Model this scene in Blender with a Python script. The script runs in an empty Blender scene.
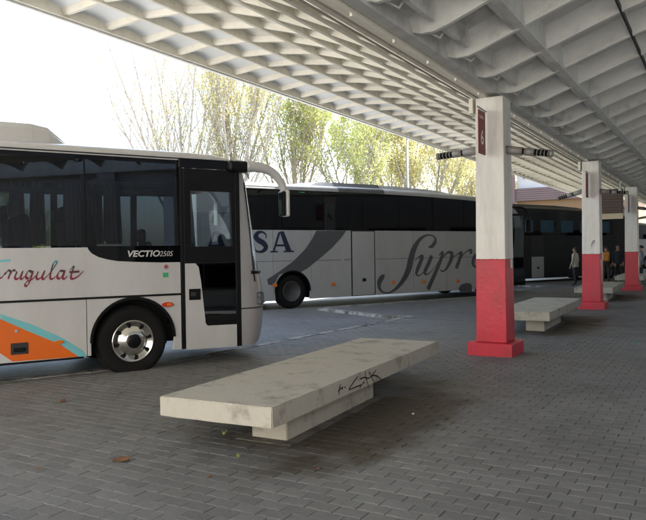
import bpy, bmesh, math, random
import numpy as np
from mathutils import Vector, Matrix

random.seed(7)
scene = bpy.context.scene
COL = scene.collection
R = math.radians
PI = math.pi

# ------------------------------------------------------------------ camera
F, PITCH, ROLL, YAW, EYE = 683.24, -.0107, -.0144, .5326, 1.6
cam_d = bpy.data.cameras.new('camera'); cam = bpy.data.objects.new('camera', cam_d); COL.objects.link(cam)
cam_d.sensor_width = 36; cam_d.lens = F / 646 * 36; cam_d.clip_end = 3000; cam_d.clip_start = .05
fw = Vector((-math.sin(YAW) * math.cos(PITCH), math.cos(YAW) * math.cos(PITCH), math.sin(PITCH)))
rt = Vector((math.cos(YAW), math.sin(YAW), 0)); up = rt.cross(fw)
cx = rt * math.cos(ROLL) + up * math.sin(ROLL); cy = up * math.cos(ROLL) - rt * math.sin(ROLL)
m4 = Matrix((cx, cy, -fw)).transposed().to_4x4(); m4.translation = (0, 0, EYE); cam.matrix_world = m4
scene.camera = cam

# ------------------------------------------------------------------ sky and sun
SUN_EL, SUN_AZ = 55, (.45, .89)          # direction towards the sun, in plan
w = bpy.data.worlds.new('World'); scene.world = w; w.use_nodes = True
nt = w.node_tree; sky = nt.nodes.new('ShaderNodeTexSky'); sky.sky_type = 'NISHITA'; sky.sun_disc = False
sky.sun_elevation = R(SUN_EL); sky.sun_rotation = math.atan2(SUN_AZ[0], SUN_AZ[1])
sky.dust_density = 2.5; sky.air_density = 1.3; sky.ozone_density = 1
bg = nt.nodes['Background']; bg.inputs[1].default_value = .15
nt.links.new(sky.outputs[0], bg.inputs[0])
sd = bpy.data.lights.new('sun', 'SUN'); sd.energy = 5.0; sd.angle = R(.6); sd.color = (1, .945, .86)
so = bpy.data.objects.new('sun', sd); COL.objects.link(so)
e = R(SUN_EL); n = math.hypot(*SUN_AZ)
sv = Vector((SUN_AZ[0] / n * math.cos(e), SUN_AZ[1] / n * math.cos(e), math.sin(e)))
so.rotation_euler = sv.to_track_quat('Z', 'Y').to_euler()
vs = scene.view_settings; vs.view_transform = 'Standard'; vs.look = 'None'; vs.gamma = 1; vs.use_curve_mapping = False
vs.exposure = 2.4

# ------------------------------------------------------------------ pixel helpers (a pixel gives a direction, a plane gives the distance)
def ray(u, v):
    a = u - 323; b = v - 260
    x = a * math.cos(ROLL) + b * math.sin(ROLL); y = -a * math.sin(ROLL) + b * math.cos(ROLL)
    r = x / F; z2 = -y / F
    d = math.cos(PITCH) - z2 * math.sin(PITCH); Z = math.sin(PITCH) + z2 * math.cos(PITCH)
    return (r * math.cos(YAW) - d * math.sin(YAW), r * math.sin(YAW) + d * math.cos(YAW), Z)
def onz(u, v, z):
    q = ray(u, v); t = (z - EYE) / q[2]; return Vector((q[0] * t, q[1] * t, z))
def atdepth(u, d, z=0):
    q = ray(u, 252); f = -q[0] * math.sin(YAW) + q[1] * math.cos(YAW); return Vector((q[0] * d / f, q[1] * d / f, z))
def onplane(u, v, p0, phi):
    nx, ny = math.cos(phi), -math.sin(phi); q = ray(u, v)
    t = (nx * p0[0] + ny * p0[1]) / (nx * q[0] + ny * q[1])
    return ((q[0] * t - p0[0]) * math.sin(phi) + (q[1] * t - p0[1]) * math.cos(phi), q[2] * t + EYE)
def project(P):
    X, Y, Z = P[0], P[1], P[2] - EYE
    r = X * math.cos(YAW) + Y * math.sin(YAW); d = -X * math.sin(YAW) + Y * math.cos(YAW)
    if d < .3: return None
    return 323 + F * r / d, 252.7 - F * Z / d, d

# ------------------------------------------------------------------ materials
def mat(name, col, rough=.6, metal=0, nscale=0, namt=.15, bump=0, bscale=40, spec=.5, coat=0, detail=6):
    m = bpy.data.materials.new(name); m.use_nodes = True; t = m.node_tree; b = t.nodes['Principled BSDF']
    b.inputs['Base Color'].default_value = (*col, 1); b.inputs['Roughness'].default_value = rough
    b.inputs['Metallic'].default_value = metal; b.inputs['Specular IOR Level'].default_value = spec
    b.inputs['Coat Weight'].default_value = coat
    tc = t.nodes.new('ShaderNodeNewGeometry')
    if nscale:
        nz = t.nodes.new('ShaderNodeTexNoise'); nz.inputs['Scale'].default_value = nscale; nz.inputs['Detail'].default_value = detail
        nz.inputs['Roughness'].default_value = .65
        t.links.new(tc.outputs['Position'], nz.inputs['Vector'])
        mx = t.nodes.new('ShaderNodeMix'); mx.data_type = 'RGBA'
        mx.inputs[6].default_value = (*[c * (1 - namt) for c in col], 1); mx.inputs[7].default_value = (*[min(1, c * (1 + namt)) for c in col], 1)
        t.links.new(nz.outputs['Fac'], mx.inputs[0]); t.links.new(mx.outputs[2], b.inputs['Base Color'])
    if bump:
        n2 = t.nodes.new('ShaderNodeTexNoise'); n2.inputs['Scale'].default_value = bscale; n2.inputs['Detail'].default_value = 5
        t.links.new(tc.outputs['Position'], n2.inputs['Vector'])
        bp = t.nodes.new('ShaderNodeBump'); bp.inputs['Strength'].default_value = bump; bp.inputs['Distance'].default_value = .02
        t.links.new(n2.outputs['Fac'], bp.inputs['Height']); t.links.new(bp.outputs[0], b.inputs['Normal'])
    return m

def stained(name, col, dark, scale, thr, rough=.8, scale2=1.0, bump=.3, bscale=60, streak=None):
    """base colour with blotches of dirt that have their own shape"""
    m = mat(name, col, rough, 0, scale2, .12, bump, bscale)
    t = m.node_tree; b = t.nodes['Principled BSDF']
    src = b.inputs['Base Color'].links[0].from_socket
    g = t.nodes.new('ShaderNodeNewGeometry'); mp = t.nodes.new('ShaderNodeMapping')
    if streak: mp.inputs['Scale'].default_value = streak
    nz = t.nodes.new('ShaderNodeTexNoise'); nz.inputs['Scale'].default_value = scale; nz.inputs['Detail'].default_value = 8; nz.inputs['Roughness'].default_value = .7
    t.links.new(g.outputs['Position'], mp.inputs[0]); t.links.new(mp.outputs[0], nz.inputs['Vector'])
    cr = t.nodes.new('ShaderNodeValToRGB'); cr.color_ramp.elements[0].position = thr; cr.color_ramp.elements[1].position = min(1, thr + .16)
    t.links.new(nz.outputs['Fac'], cr.inputs[0])
    mx = t.nodes.new('ShaderNodeMix'); mx.data_type = 'RGBA'; t.links.new(cr.outputs[0], mx.inputs[0])
    t.links.new(src, mx.inputs[6]); mx.inputs[7].default_value = (*dark, 1); t.links.new(mx.outputs[2], b.inputs['Base Color'])
    return m

def glass(name, tint, refl=1.5, rough=.02):
    m = bpy.data.materials.new(name); m.use_nodes = True; t = m.node_tree
    t.nodes.remove(t.nodes['Principled BSDF']); out = t.nodes['Material Output']
    tr = t.nodes.new('ShaderNodeBsdfTransparent'); tr.inputs[0].default_value = (*tint, 1)
    gl = t.nodes.new('ShaderNodeBsdfGlossy'); gl.inputs['Roughness'].default_value = rough; gl.inputs['Color'].default_value = (.85, .9, .95, 1)
    lw = t.nodes.new('ShaderNodeLayerWeight'); lw.inputs[0].default_value = .5
    pw = t.nodes.new('ShaderNodeMath'); pw.operation = 'POWER'; pw.inputs[1].default_value = 5; t.links.new(lw.outputs['Facing'], pw.inputs[0])
    fr = t.nodes.new('ShaderNodeMapRange'); fr.inputs['To Min'].default_value = ((refl - 1) / (refl + 1)) ** 2 * 1.6; t.links.new(pw.outputs[0], fr.inputs['Value'])
    mx = t.nodes.new('ShaderNodeMixShader'); t.links.new(fr.outputs[0], mx.inputs[0]); t.links.new(tr.outputs[0], mx.inputs[1]); t.links.new(gl.outputs[0], mx.inputs[2])
    t.links.new(mx.outputs[0], out.inputs[0]); return m

def leafmat(name, c1, c2):
    m = bpy.data.materials.new(name); m.use_nodes = True; t = m.node_tree
    t.nodes.remove(t.nodes['Principled BSDF']); out = t.nodes['Material Output']
    g = t.nodes.new('ShaderNodeNewGeometry'); mx = t.nodes.new('ShaderNodeMix'); mx.data_type = 'RGBA'
    mx.inputs[6].default_value = (*c1, 1); mx.inputs[7].default_value = (*c2, 1); t.links.new(g.outputs['Random Per Island'], mx.inputs[0])
    d = t.nodes.new('ShaderNodeBsdfDiffuse'); tl = t.nodes.new('ShaderNodeBsdfTranslucent')
    t.links.new(mx.outputs[2], d.inputs[0]); t.links.new(mx.outputs[2], tl.inputs[0])
    ms = t.nodes.new('ShaderNodeMixShader'); ms.inputs[0].default_value = .5
    t.links.new(d.outputs[0], ms.inputs[1]); t.links.new(tl.outputs[0], ms.inputs[2]); t.links.new(ms.outputs[0], out.inputs[0]); return m

def pavermat(name, joints):
    m = bpy.data.materials.new(name); m.use_nodes = True; t = m.node_tree; b = t.nodes['Principled BSDF']; L = t.links.new
    def N(k, **kw):
        nd = t.nodes.new('ShaderNode' + k)
        for a, v in kw.items(): setattr(nd, a, v)
        return nd
    def M(op, a, bb):
        nd = N('Math', operation=op)
        for i, q in enumerate((a, bb)):
            if q is None: continue
            if isinstance(q, (int, float)): nd.inputs[i].default_value = q
            else: L(q, nd.inputs[i])
        return nd.outputs[0]
    g = N('NewGeometry'); sx = N('SeparateXYZ'); L(g.outputs['Position'], sx.inputs[0])
    ry = M('DIVIDE', sx.outputs[1], PW); rj = M('FLOOR', ry, None); fx = M('SUBTRACT', M('DIVIDE', sx.outputs[0], PL), M('MULTIPLY', rj, .5)); ri = M('FLOOR', fx, None)
    cb = N('CombineXYZ'); L(ri, cb.inputs[0]); L(rj, cb.inputs[1])
    wn = N('TexWhiteNoise'); L(cb.outputs[0], wn.inputs['Vector'])
    n1 = N('TexNoise'); n1.inputs['Scale'].default_value = .55; n1.inputs['Detail'].default_value = 7; n1.inputs['Roughness'].default_value = .6; L(g.outputs['Position'], n1.inputs['Vector'])
    n2 = N('TexNoise'); n2.inputs['Scale'].default_value = 30; n2.inputs['Detail'].default_value = 5; L(g.outputs['Position'], n2.inputs['Vector'])
    val = M('ADD', M('ADD', M('MULTIPLY', wn.outputs[0], .17), M('MULTIPLY', n1.outputs['Fac'], .85)), M('MULTIPLY', n2.outputs['Fac'], .35))
    cr = N('ValToRGB'); cr.color_ramp.elements[0].position = .35; cr.color_ramp.elements[1].position = 1.05
    cr.color_ramp.elements[0].color = (.090, .090, .088, 1); cr.color_ramp.elements[1].color = (.238, .235, .228, 1)
    L(val, cr.inputs[0]); col = cr.outputs[0]
    # brown-green dirt that has settled beside each bench
    def blob(cxp, cyp, rx, ry_, tint, amt):
        nonlocal col
        dx = M('DIVIDE', M('SUBTRACT', sx.outputs[0], cxp), rx); dy = M('DIVIDE', M('SUBTRACT', sx.outputs[1], cyp), ry_)
        d2 = M('ADD', M('MULTIPLY', dx, dx), M('MULTIPLY', dy, dy))
        n3 = N('TexNoise'); n3.inputs['Scale'].default_value = 2.2; n3.inputs['Detail'].default_value = 8; L(g.outputs['Position'], n3.inputs['Vector'])
        q = M('SUBTRACT', M('ADD', 1.25, M('MULTIPLY', M('SUBTRACT', n3.outputs['Fac'], .5), 2.6)), d2)
        mr = N('MapRange'); mr.inputs['From Min'].default_value = 0; mr.inputs['From Max'].default_value = .9; mr.inputs['To Max'].default_value = amt; mr.clamp = True; L(q, mr.inputs['Value'])
        mx = N('Mix', data_type='RGBA'); L(mr.outputs[0], mx.inputs[0]); L(col, mx.inputs[6]); mx.inputs[7].default_value = (*tint, 1); col = mx.outputs[2]
    for k in range(3):
        blob(-2.85, 5.9 + 9.02 * k, .70, 1.9, (.050, .040, .022), .85)
    blob(-3.9, 5.3, .8, .9, (.055, .046, .032), .6)
    # pale specks, chewing gum and grit
    vo = N('TexVoronoi'); vo.inputs['Scale'].default_value = 2.6; L(g.outputs['Position'], vo.inputs['Vector'])
    sp = M('LESS_THAN', vo.outputs['Distance'], .016)
    mx = N('Mix', data_type='RGBA'); L(sp, mx.inputs[0]); L(col, mx.inputs[6]); mx.inputs[7].default_value = (.3, .29, .27, 1); col = mx.outputs[2]
    bumph = n2.outputs['Fac']
    if joints:   # far rows: joints too fine to build
        fyr = M('FRACT', ry, None); jy = M('LESS_THAN', fyr, .07); jx = M('LESS_THAN', M('FRACT', fx, None), .05); jj = M('MAXIMUM', jy, jx)
        mx = N('Mix', data_type='RGBA'); L(M('MULTIPLY', jj, .5), mx.inputs[0]); L(col, mx.inputs[6]); mx.inputs[7].default_value = (.035, .033, .03, 1); col = mx.outputs[2]
    L(col, b.inputs['Base Color'])
    rr = N('MapRange'); rr.inputs['To Min'].default_value = .5; rr.inputs['To Max'].default_value = .8; L(n1.outputs['Fac'], rr.inputs['Value']); L(rr.outputs[0], b.inputs['Roughness'])
    b.inputs['Specular IOR Level'].default_value = .35
    bp = N('Bump'); bp.inputs['Strength'].default_value = .25; bp.inputs['Distance'].default_value = .006; L(bumph, bp.inputs['Height']); L(bp.outputs[0], b.inputs['Normal'])
    return m

PL, PW = .2, .125
M_ = {}
M_['paver'] = pavermat('paver', False); M_['paving'] = pavermat('paving', True)
M_['joint'] = mat('joint sand', (.085, .078, .065), .95, 0, 2.2, .75)
M_['asphalt'] = stained('yard concrete', (.34, .33, .31), (.25, .245, .23), 1.1, .55, .75, 3, .4, 90)
M_['kerb'] = stained('kerb stone', (.38, .37, .35), (.10, .095, .09), 3, .45, .85, 6)
M_['concrete'] = stained('bench concrete', (.45, .425, .36), (.23, .21, .17), 2.3, .52, .85, 12, .3, 60)
M_['footing'] = stained('dirty footing', (.15, .14, .12), (.07, .06, .045), 3, .45, .9, 9)
M_['roofwhite'] = stained('white painted concrete', (.85, .81, .70), (.64, .59, .47), 1.1, .57, .8, .7, .12, 20)
M_['roofgrey'] = stained('weathered white concrete', (.72, .73, .695), (.42, .41, .37), 1.3, .58, .85, 1.5, .2, 25)
M_['panelpale'] = mat('pale roof panel', (.84, .85, .83), .6, 0, 1.5, .06)
M_['roofpanel'] = stained('grey roof panel', (.60, .605, .58), (.38, .37, .34), 1.3, .58, .85, 2, .2, 25)
M_['pillarwhite'] = stained('pillar white paint', (.82, .795, .74), (.60, .56, .49), 2.6, .60, .55, 3, .15, 14, (3, 3, .6))
M_['pillarred'] = stained('pillar red paint', (.60, .026, .055), (.43, .024, .04), 3.2, .60, .42, 3, .2, 14)
def chips(m, col, scale, thr):
    """small sharp-edged flakes of missing paint"""
    t = m.node_tree; b = t.nodes['Principled BSDF']; src = b.inputs['Base Color'].links[0].from_socket
    g = t.nodes.new('ShaderNodeNewGeometry'); nz = t.nodes.new('ShaderNodeTexNoise'); nz.inputs['Scale'].default_value = scale; nz.inputs['Detail'].default_value = 10; nz.inputs['Roughness'].default_value = .75
    t.links.new(g.outputs['Position'], nz.inputs['Vector']); q = t.nodes.new('ShaderNodeMath'); q.operation = 'GREATER_THAN'; q.inputs[1].default_value = thr; t.links.new(nz.outputs['Fac'], q.inputs[0])
    mx = t.nodes.new('ShaderNodeMix'); mx.data_type = 'RGBA'; t.links.new(q.outputs[0], mx.inputs[0]); t.links.new(src, mx.inputs[6]); mx.inputs[7].default_value = (*col, 1); t.links.new(mx.outputs[2], b.inputs['Base Color'])
chips(M_['pillarred'], (.50, .42, .38), 9, .715); chips(M_['pillarwhite'], (.42, .38, .33), 7, .70); chips(M_['concrete'], (.13, .12, .10), 22, .70)
chips(M_['roofwhite'], (.45, .40, .32), 3, .70); chips(M_['roofgrey'], (.22, .20, .145), 2.6, .69)
def grime(m, col, amt, sc):
    """faint run-down streaks of road dirt"""
    t = m.node_tree; b = t.nodes['Principled BSDF']; src = b.inputs['Base Color'].links[0].from_socket
    g = t.nodes.new('ShaderNodeNewGeometry'); mp = t.nodes.new('ShaderNodeMapping'); mp.inputs['Scale'].default_value = sc
    nz = t.nodes.new('ShaderNodeTexNoise'); nz.inputs['Scale'].default_value = 2.2; nz.inputs['Detail'].default_value = 9; nz.inputs['Roughness'].default_value = .7
    t.links.new(g.outputs['Position'], mp.inputs[0]); t.links.new(mp.outputs[0], nz.inputs['Vector'])
    mr = t.nodes.new('ShaderNodeMapRange'); mr.inputs['From Min'].default_value = .45; mr.inputs['From Max'].default_value = .75; mr.inputs['To Max'].default_value = amt; t.links.new(nz.outputs['Fac'], mr.inputs['Value'])
    mx = t.nodes.new('ShaderNodeMix'); mx.data_type = 'RGBA'; t.links.new(mr.outputs[0], mx.inputs[0]); t.links.new(src, mx.inputs[6]); mx.inputs[7].default_value = (*col, 1); t.links.new(mx.outputs[2], b.inputs['Base Color'])
def ragged_paint_line(m, z, col):
    """the red paint ends in an uneven brushed edge"""
    t = m.node_tree; b = t.nodes['Principled BSDF']; src = b.inputs['Base Color'].links[0].from_socket
    g = t.nodes.new('ShaderNodeNewGeometry'); sx = t.nodes.new('ShaderNodeSeparateXYZ'); t.links.new(g.outputs['Position'], sx.inputs[0])
    nz = t.nodes.new('ShaderNodeTexNoise'); nz.inputs['Scale'].default_value = 14; nz.inputs['Detail'].default_value = 6; t.links.new(g.outputs['Position'], nz.inputs['Vector'])
    a = t.nodes.new('ShaderNodeMath'); a.operation = 'MULTIPLY_ADD'; a.inputs[1].default_value = .05; a.inputs[2].default_value = z - .022; t.links.new(nz.outputs['Fac'], a.inputs[0])
    q = t.nodes.new('ShaderNodeMath'); q.operation = 'LESS_THAN'; t.links.new(sx.outputs[2], q.inputs[0]); t.links.new(a.outputs[0], q.inputs[1])
    mx = t.nodes.new('ShaderNodeMix'); mx.data_type = 'RGBA'; t.links.new(q.outputs[0], mx.inputs[0]); t.links.new(src, mx.inputs[6]); mx.inputs[7].default_value = (*col, 1); t.links.new(mx.outputs[2], b.inputs['Base Color'])
ragged_paint_line(M_['pillarwhite'], 1.46, (.58, .03, .055))
grime(M_['pillarred'], (.20, .05, .05), .55, (2, 2, .5)); grime(M_['pillarwhite'], (.48, .43, .36), .5, (2.5, 2.5, .35))
grime(M_['roofwhite'], (.60, .55, .43), .5, (.7, 2.5, .7)); grime(M_['roofgrey'], (.40, .38, .34), .6, (.6, 2, .6))
for k_, v_ in (('kerb', .08), ('paving', .12), ('asphalt', .12), ('paver', .25)): M_[k_].node_tree.nodes['Principled BSDF'].inputs['Specular IOR Level'].default_value = v_
M_['rust'] = mat('rusty bracket', (.09, .05, .03), .9, 0, 14, .4)
M_['lampgrey'] = mat('lamp housing', (.30, .285, .26), .5, .3, 20, .15)
M_['black'] = mat('black plastic', (.006, .006, .007), .35, spec=.25)
M_['rubber'] = mat('tyre rubber', (.007, .007, .007), .8, 0, 20, .3, .2, 120, spec=.25)
M_['well'] = mat('wheel well', (.008, .008, .008), .95)
M_['white'] = mat('bus white paint', (.50, .50, .50), .28, 0, 1.6, .07, .03, 2.5, coat=.4)
M_['silver'] = mat('bus silver paint', (.40, .40, .41), .3, .25, 1.2, .05, coat=.3)
M_['orange'] = mat('orange vinyl', (.66, .13, .012), .3, 0, 4, .08)
M_['teal'] = mat('teal vinyl', (.16, .46, .50), .3, 0, 4, .08)
M_['grey1'] = mat('coach pale grey paint', (.36, .37, .375), .3, 0, 1.2, .06, .03, 2.5, coat=.3)
M_['grey2'] = mat('coach dark grey vinyl', (.070, .076, .082), .35, 0, 2, .06)
M_['navy'] = mat('navy lettering', (.012, .017, .045), .4)
M_['seam'] = mat('dark seam', (.02, .02, .021), .6)
M_['chrome'] = mat('chrome', (.78, .77, .74), .16, 1, 9, .08)
grime(M_['white'], (.30, .285, .26), .28, (1, 1, .3)); grime(M_['grey1'], (.20, .195, .18), .26, (1, 1, .35)); grime(M_['silver'], (.24, .23, .21), .4, (1, 1, .3))
M_['amber'] = mat('amber lens', (.65, .16, .02), .2)
M_['redlens'] = mat('red lens', (.5, .03, .02), .2)
M_['green'] = mat('green sticker', (.05, .36, .16), .4)
M_['blackglass'] = mat('black tinted glass', (.003, .0035, .0045), .03, 0, spec=.3)
M_['rim'] = mat('painted steel rim', (.07, .07, .072), .5, .4, 12, .2)
M_['glass'] = glass('tinted window', (.125, .15, .18), 1.42)
M_['dglass'] = glass('clear door glass', (.60, .64, .65), 1.5)
M_['seat'] = mat('seat fabric', (.035, .045, .09), .9, 0, 30, .3)
M_['cabin'] = mat('cabin lining', (.06, .062, .07), .9)
M_['curtain'] = mat('window curtain', (.22, .20, .20), .9, 0, 8, .2)
M_['bluecurtain'] = mat('blue curtain', (.03, .085, .14), .8, 0, 5, .3)
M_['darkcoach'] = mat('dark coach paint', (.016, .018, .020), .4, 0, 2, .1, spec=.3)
M_['signred'] = mat('maroon sign', (.20, .022, .024), .5, 0, 10, .1)
M_['signwhite'] = mat('sign lettering', (.8, .76, .7), .6)
M_['boardbrown'] = mat('brown board', (.115, .075, .060), .6, 0, 8, .2)
M_['cream'] = mat('cream strip', (.62, .52, .36), .6)
M_['bark'] = mat('bark', (.34, .30, .25), .9, 0, 6, .35)
M_['leafy'] = leafmat('young yellow leaves', (.66, .60, .30), (.54, .52, .24))
M_['leafg'] = leafmat('fresh green leaves', (.36, .41, .16), (.54, .55, .22))
M_['ink'] = mat('marker ink', (.012, .012, .014), .5)
M_['skin'] = mat('skin', (.42, .24, .17), .6)
M_['hairc'] = mat('dark hair', (.02, .014, .01), .6)
M_['jacketpale'] = mat('pale jacket', (.50, .47, .40), .85, 0, 20, .12)
M_['jacketdark'] = mat('dark jacket', (.03, .032, .042), .85, 0, 20, .2)
M_['jacketgrey'] = mat('grey jacket', (.22, .23, .26), .85, 0, 20, .2)
M_['trousers'] = mat('dark trousers', (.03, .033, .035), .9)
M_['olive'] = mat('olive trousers', (.05, .055, .04), .9)
M_['shoe'] = mat('shoes', (.02, .02, .02), .6)
M_['bagorange'] = mat('orange backpack', (.55, .21, .03), .7, 0, 20, .15)
M_['hallwall'] = mat('pale render wall', (.50, .49, .47), .85, 0, 1, .15)
M_['blockwall'] = mat('cream render', (.60, .565, .52), .85, 0, .6, .08)
M_['mauve'] = mat('mauve cladding', (.15, .092, .088), .7, 0, .6, .12)
M_['tan'] = mat('tan cladding', (.20, .11, .052), .7, 0, .6, .15)
M_['pinkwall'] = mat('pale pink wall', (.52, .47, .46), .8, 0, .5, .08)
M_['dryleaf'] = mat('dry leaf', (.22, .10, .045), .8, 0, 30, .3)
M_['litter'] = mat('white plastic', (.75, .77, .8), .4)
M_['steel'] = mat('galvanised steel', (.42, .43, .44), .45, .7, 6, .15)
M_['grass'] = mat('verge earth', (.10, .10, .05), .95, 0, 1.5, .4)

def gradient_mat(name, z0, z1, stops):
    m = mat(name, stops[0], .4); t = m.node_tree; b = t.nodes['Principled BSDF']
    tc = t.nodes.new('ShaderNodeNewGeometry'); sx = t.nodes.new('ShaderNodeSeparateXYZ'); t.links.new(tc.outputs['Position'], sx.inputs[0])
    mr = t.nodes.new('ShaderNodeMapRange'); mr.inputs[1].default_value = z0; mr.inputs[2].default_value = z1; t.links.new(sx.outputs[2], mr.inputs[0])
    cr = t.nodes.new('ShaderNodeValToRGB'); el = cr.color_ramp.elements
    el[0].color = (*stops[0], 1); el[1].color = (*stops[-1], 1)
    for i, s in enumerate(stops[1:-1]): q = el.new((i + 1) / (len(stops) - 1)); q.color = (*s, 1)
    t.links.new(mr.outputs[0], cr.inputs[0]); t.links.new(cr.outputs[0], b.inputs['Base Color']); return m
M_['script'] = gradient_mat('printed script', 1.34, 1.56, [(.20, .012, .035), (.07, .02, .03), (.03, .06, .06), (.08, .38, .36)])

# ------------------------------------------------------------------ mesh helpers
def link(name, me, m, parent=None, smooth=False):
    o = bpy.data.objects.new(name, me); COL.objects.link(o)
    if m is not None:
        me.materials.append(M_[m] if isinstance(m, str) else m)
    if parent is not None: o.parent = parent
    if smooth:
        for p in me.polygons: p.use_smooth = True
    return o
class MB:
    def __init__(s): s.v = []; s.f = []
    def box(s, a, b, rot=None, c=None):
        i = len(s.v); x0, y0, z0 = a; x1, y1, z1 = b
        s.v += [(x0, y0, z0), (x1, y0, z0), (x1, y1, z0), (x0, y1, z0), (x0, y0, z1), (x1, y0, z1), (x1, y1, z1), (x0, y1, z1)]
        for q in ((0, 3, 2, 1), (4, 5, 6, 7), (0, 1, 5, 4), (1, 2, 6, 5), (2, 3, 7, 6), (3, 0, 4, 7)): s.f.append(tuple(i + k for k in q))
        return s
    def prism(s, poly, fn, d0, d1):
        """poly: 2D outline; fn(a,b,d) -> 3D"""
        i = len(s.v); n = len(poly)
        s.v += [fn(a, b, d0) for a, b in poly] + [fn(a, b, d1) for a, b in poly]
        s.f.append(tuple(i + k for k in range(n))[::-1]); s.f.append(tuple(i + n + k for k in range(n)))
        for k in range(n): s.f.append((i + k, i + (k + 1) % n, i + n + (k + 1) % n, i + n + k))
        return s
    def tube(s, pts, rad, sides=8, cap=True):
        pts = [Vector(p) for p in pts]; rad = rad if isinstance(rad, (list, tuple)) else [rad] * len(pts)
        i0 = len(s.v); ref = None
        for k, p in enumerate(pts):
            d = (pts[min(k + 1, len(pts) - 1)] - pts[max(k - 1, 0)])
            if d.length < 1e-9: d = Vector((0, 0, 1))
            d.normalize()
            if ref is None: ref = Vector((1, 0, 0)) if abs(d.x) < .8 else Vector((0, 1, 0))
            a = (ref - d * ref.dot(d)).normalized(); ref = a; b = d.cross(a)
            for j in range(sides):
                t = 2 * PI * j / sides; s.v.append(tuple(p + (a * math.cos(t) + b * math.sin(t)) * rad[k]))
        for k in range(len(pts) - 1):
            for j in range(sides):
                a = i0 + k * sides + j; b = i0 + k * sides + (j + 1) % sides
                s.f.append((a, b, b + sides, a + sides))
        if cap:
            s.f.append(tuple(range(i0, i0 + sides))[::-1]); q = i0 + (len(pts) - 1) * sides; s.f.append(tuple(range(q, q + sides)))
        return s
    def lathe_y(s, prof, c, sides=32, close=True):
        """prof: (radius, y) about an axis along y through c"""
        i0 = len(s.v)
        for r, y in prof:
            for j in range(sides):
                t = 2 * PI * j / sides; s.v.append((c[0] + r * math.cos(t), c[1] + y, c[2] + r * math.sin(t)))
        for k in range(len(prof) - 1):
            for j in range(sides):
                a = i0 + k * sides + j; b = i0 + k * sides + (j + 1) % sides; s.f.append((a, b, b + sides, a + sides))
        if close:
            s.f.append(tuple(range(i0, i0 + sides))); q = i0 + (len(prof) - 1) * sides; s.f.append(tuple(range(q, q + sides)))
        return s
    def grid(s, rows):
        i0 = len(s.v); n = len(rows[0])
        for r in rows: s.v += [tuple(p) for p in r]
        for k in range(len(rows) - 1):
            for j in range(n - 1):
                a = i0 + k * n + j; s.f.append((a, a + 1, a + n + 1, a + n))
        return s
    def mesh(s, name, fix=True):
        me = bpy.data.meshes.new(name); me.from_pydata(s.v, [], s.f)
        if fix:
            b = bmesh.new(); b.from_mesh(me); bmesh.ops.recalc_face_normals(b, faces=b.faces); b.to_mesh(me); b.free()
        return me
    def build(s, name, m, parent=None, smooth=False, bevel=0, seg=2):
        o = link(name, s.mesh(name), m, parent, smooth)
        if bevel:
            md = o.modifiers.new('bevel', 'BEVEL'); md.width = bevel; md.segments = seg; md.limit_method = 'ANGLE'
        return o
def box(name, a, b, m, parent=None, bevel=0): return MB().box(a, b).build(name, m, parent, bevel=bevel)
def empty(name, loc=(0, 0, 0), rz=0):
    o = bpy.data.objects.new(name, None); COL.objects.link(o); o.location = loc; o.rotation_euler = (0, 0, rz); o.empty_display_size = .1; return o
def tag(o, label=None, cat=None, group=None, kind=None):
    if label: o['label'] = label
    if cat: o['category'] = cat
    if group: o['group'] = group
    if kind: o['kind'] = kind
    return o
def kids(o): return [c for c in bpy.data.objects if c.parent == o]
def copy_tree(o, parent=None):
    c = o.copy(); COL.objects.link(c); c.parent = parent
    for k in ALLKIDS.get(o, []): copy_tree(k, c)
    return c
ALLKIDS = {}
def index_kids():
    ALLKIDS.clear()
    for o in bpy.data.objects:
        if o.parent: ALLKIDS.setdefault(o.parent, []).append(o)
def catmull(pts, n=8):
    P = [pts[0]] + list(pts) + [pts[-1]]; out = []
    for i in range(1, len(P) - 2):
        p0, p1, p2, p3 = P[i - 1], P[i], P[i + 1], P[i + 2]
        for k in range(n):
            t = k / n
            out.append(tuple(.5 * (2 * b + (c - a) * t + (2 * a - 5 * b + 4 * c - d) * t * t + (3 * b - a - 3 * c + d) * t ** 3) for a, b, c, d in zip(p0, p1, p2, p3)))
    out.append(tuple(pts[-1])); return out
def ribbon(mb, pts, fn, off, w0, w1=None, n=8, pen=None):
    """a painted stroke: pts in 2D (optional third value = width), fn(a,b,d)->3D"""
    has = len(pts[0]) == 3
    c = catmull(pts, n) if n > 1 else list(pts)
    i0 = len(mb.v); N = len(c)
    for k, p in enumerate(c):
        q0 = c[max(0, k - 1)]; q1 = c[min(N - 1, k + 1)]
        dx, dy = q1[0] - q0[0], q1[1] - q0[1]; l = math.hypot(dx, dy) or 1; nx, ny = -dy / l, dx / l
        if has: wd = p[2]
        elif pen is not None: wd = w0 + ((w1 or w0) - w0) * abs(math.sin(math.atan2(dy, dx) - pen))
        else: wd = w0
        dd = off + .0006 * k / N
        mb.v.append(fn(p[0] + nx * wd / 2, p[1] + ny * wd / 2, dd)); mb.v.append(fn(p[0] - nx * wd / 2, p[1] - ny * wd / 2, dd))
    for k in range(N - 1):
        a = i0 + 2 * k; mb.f.append((a, a + 1, a + 3, a + 2))
def text_mesh(body, size, shear=0, offset=0, align='LEFT', extr=0, sx=1):
    c = bpy.data.curves.new('txt', 'FONT'); c.body = body; c.size = size; c.shear = shear; c.offset = offset; c.align_x = align; c.extrude = extr; c.resolution_u = 3
    o = bpy.data.objects.new('txt', c); COL.objects.link(o); bpy.context.view_layer.update()
    me = bpy.data.meshes.new_from_object(o); bpy.data.objects.remove(o)
    for v in me.vertices: v.co.x *= sx
    return me

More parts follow.
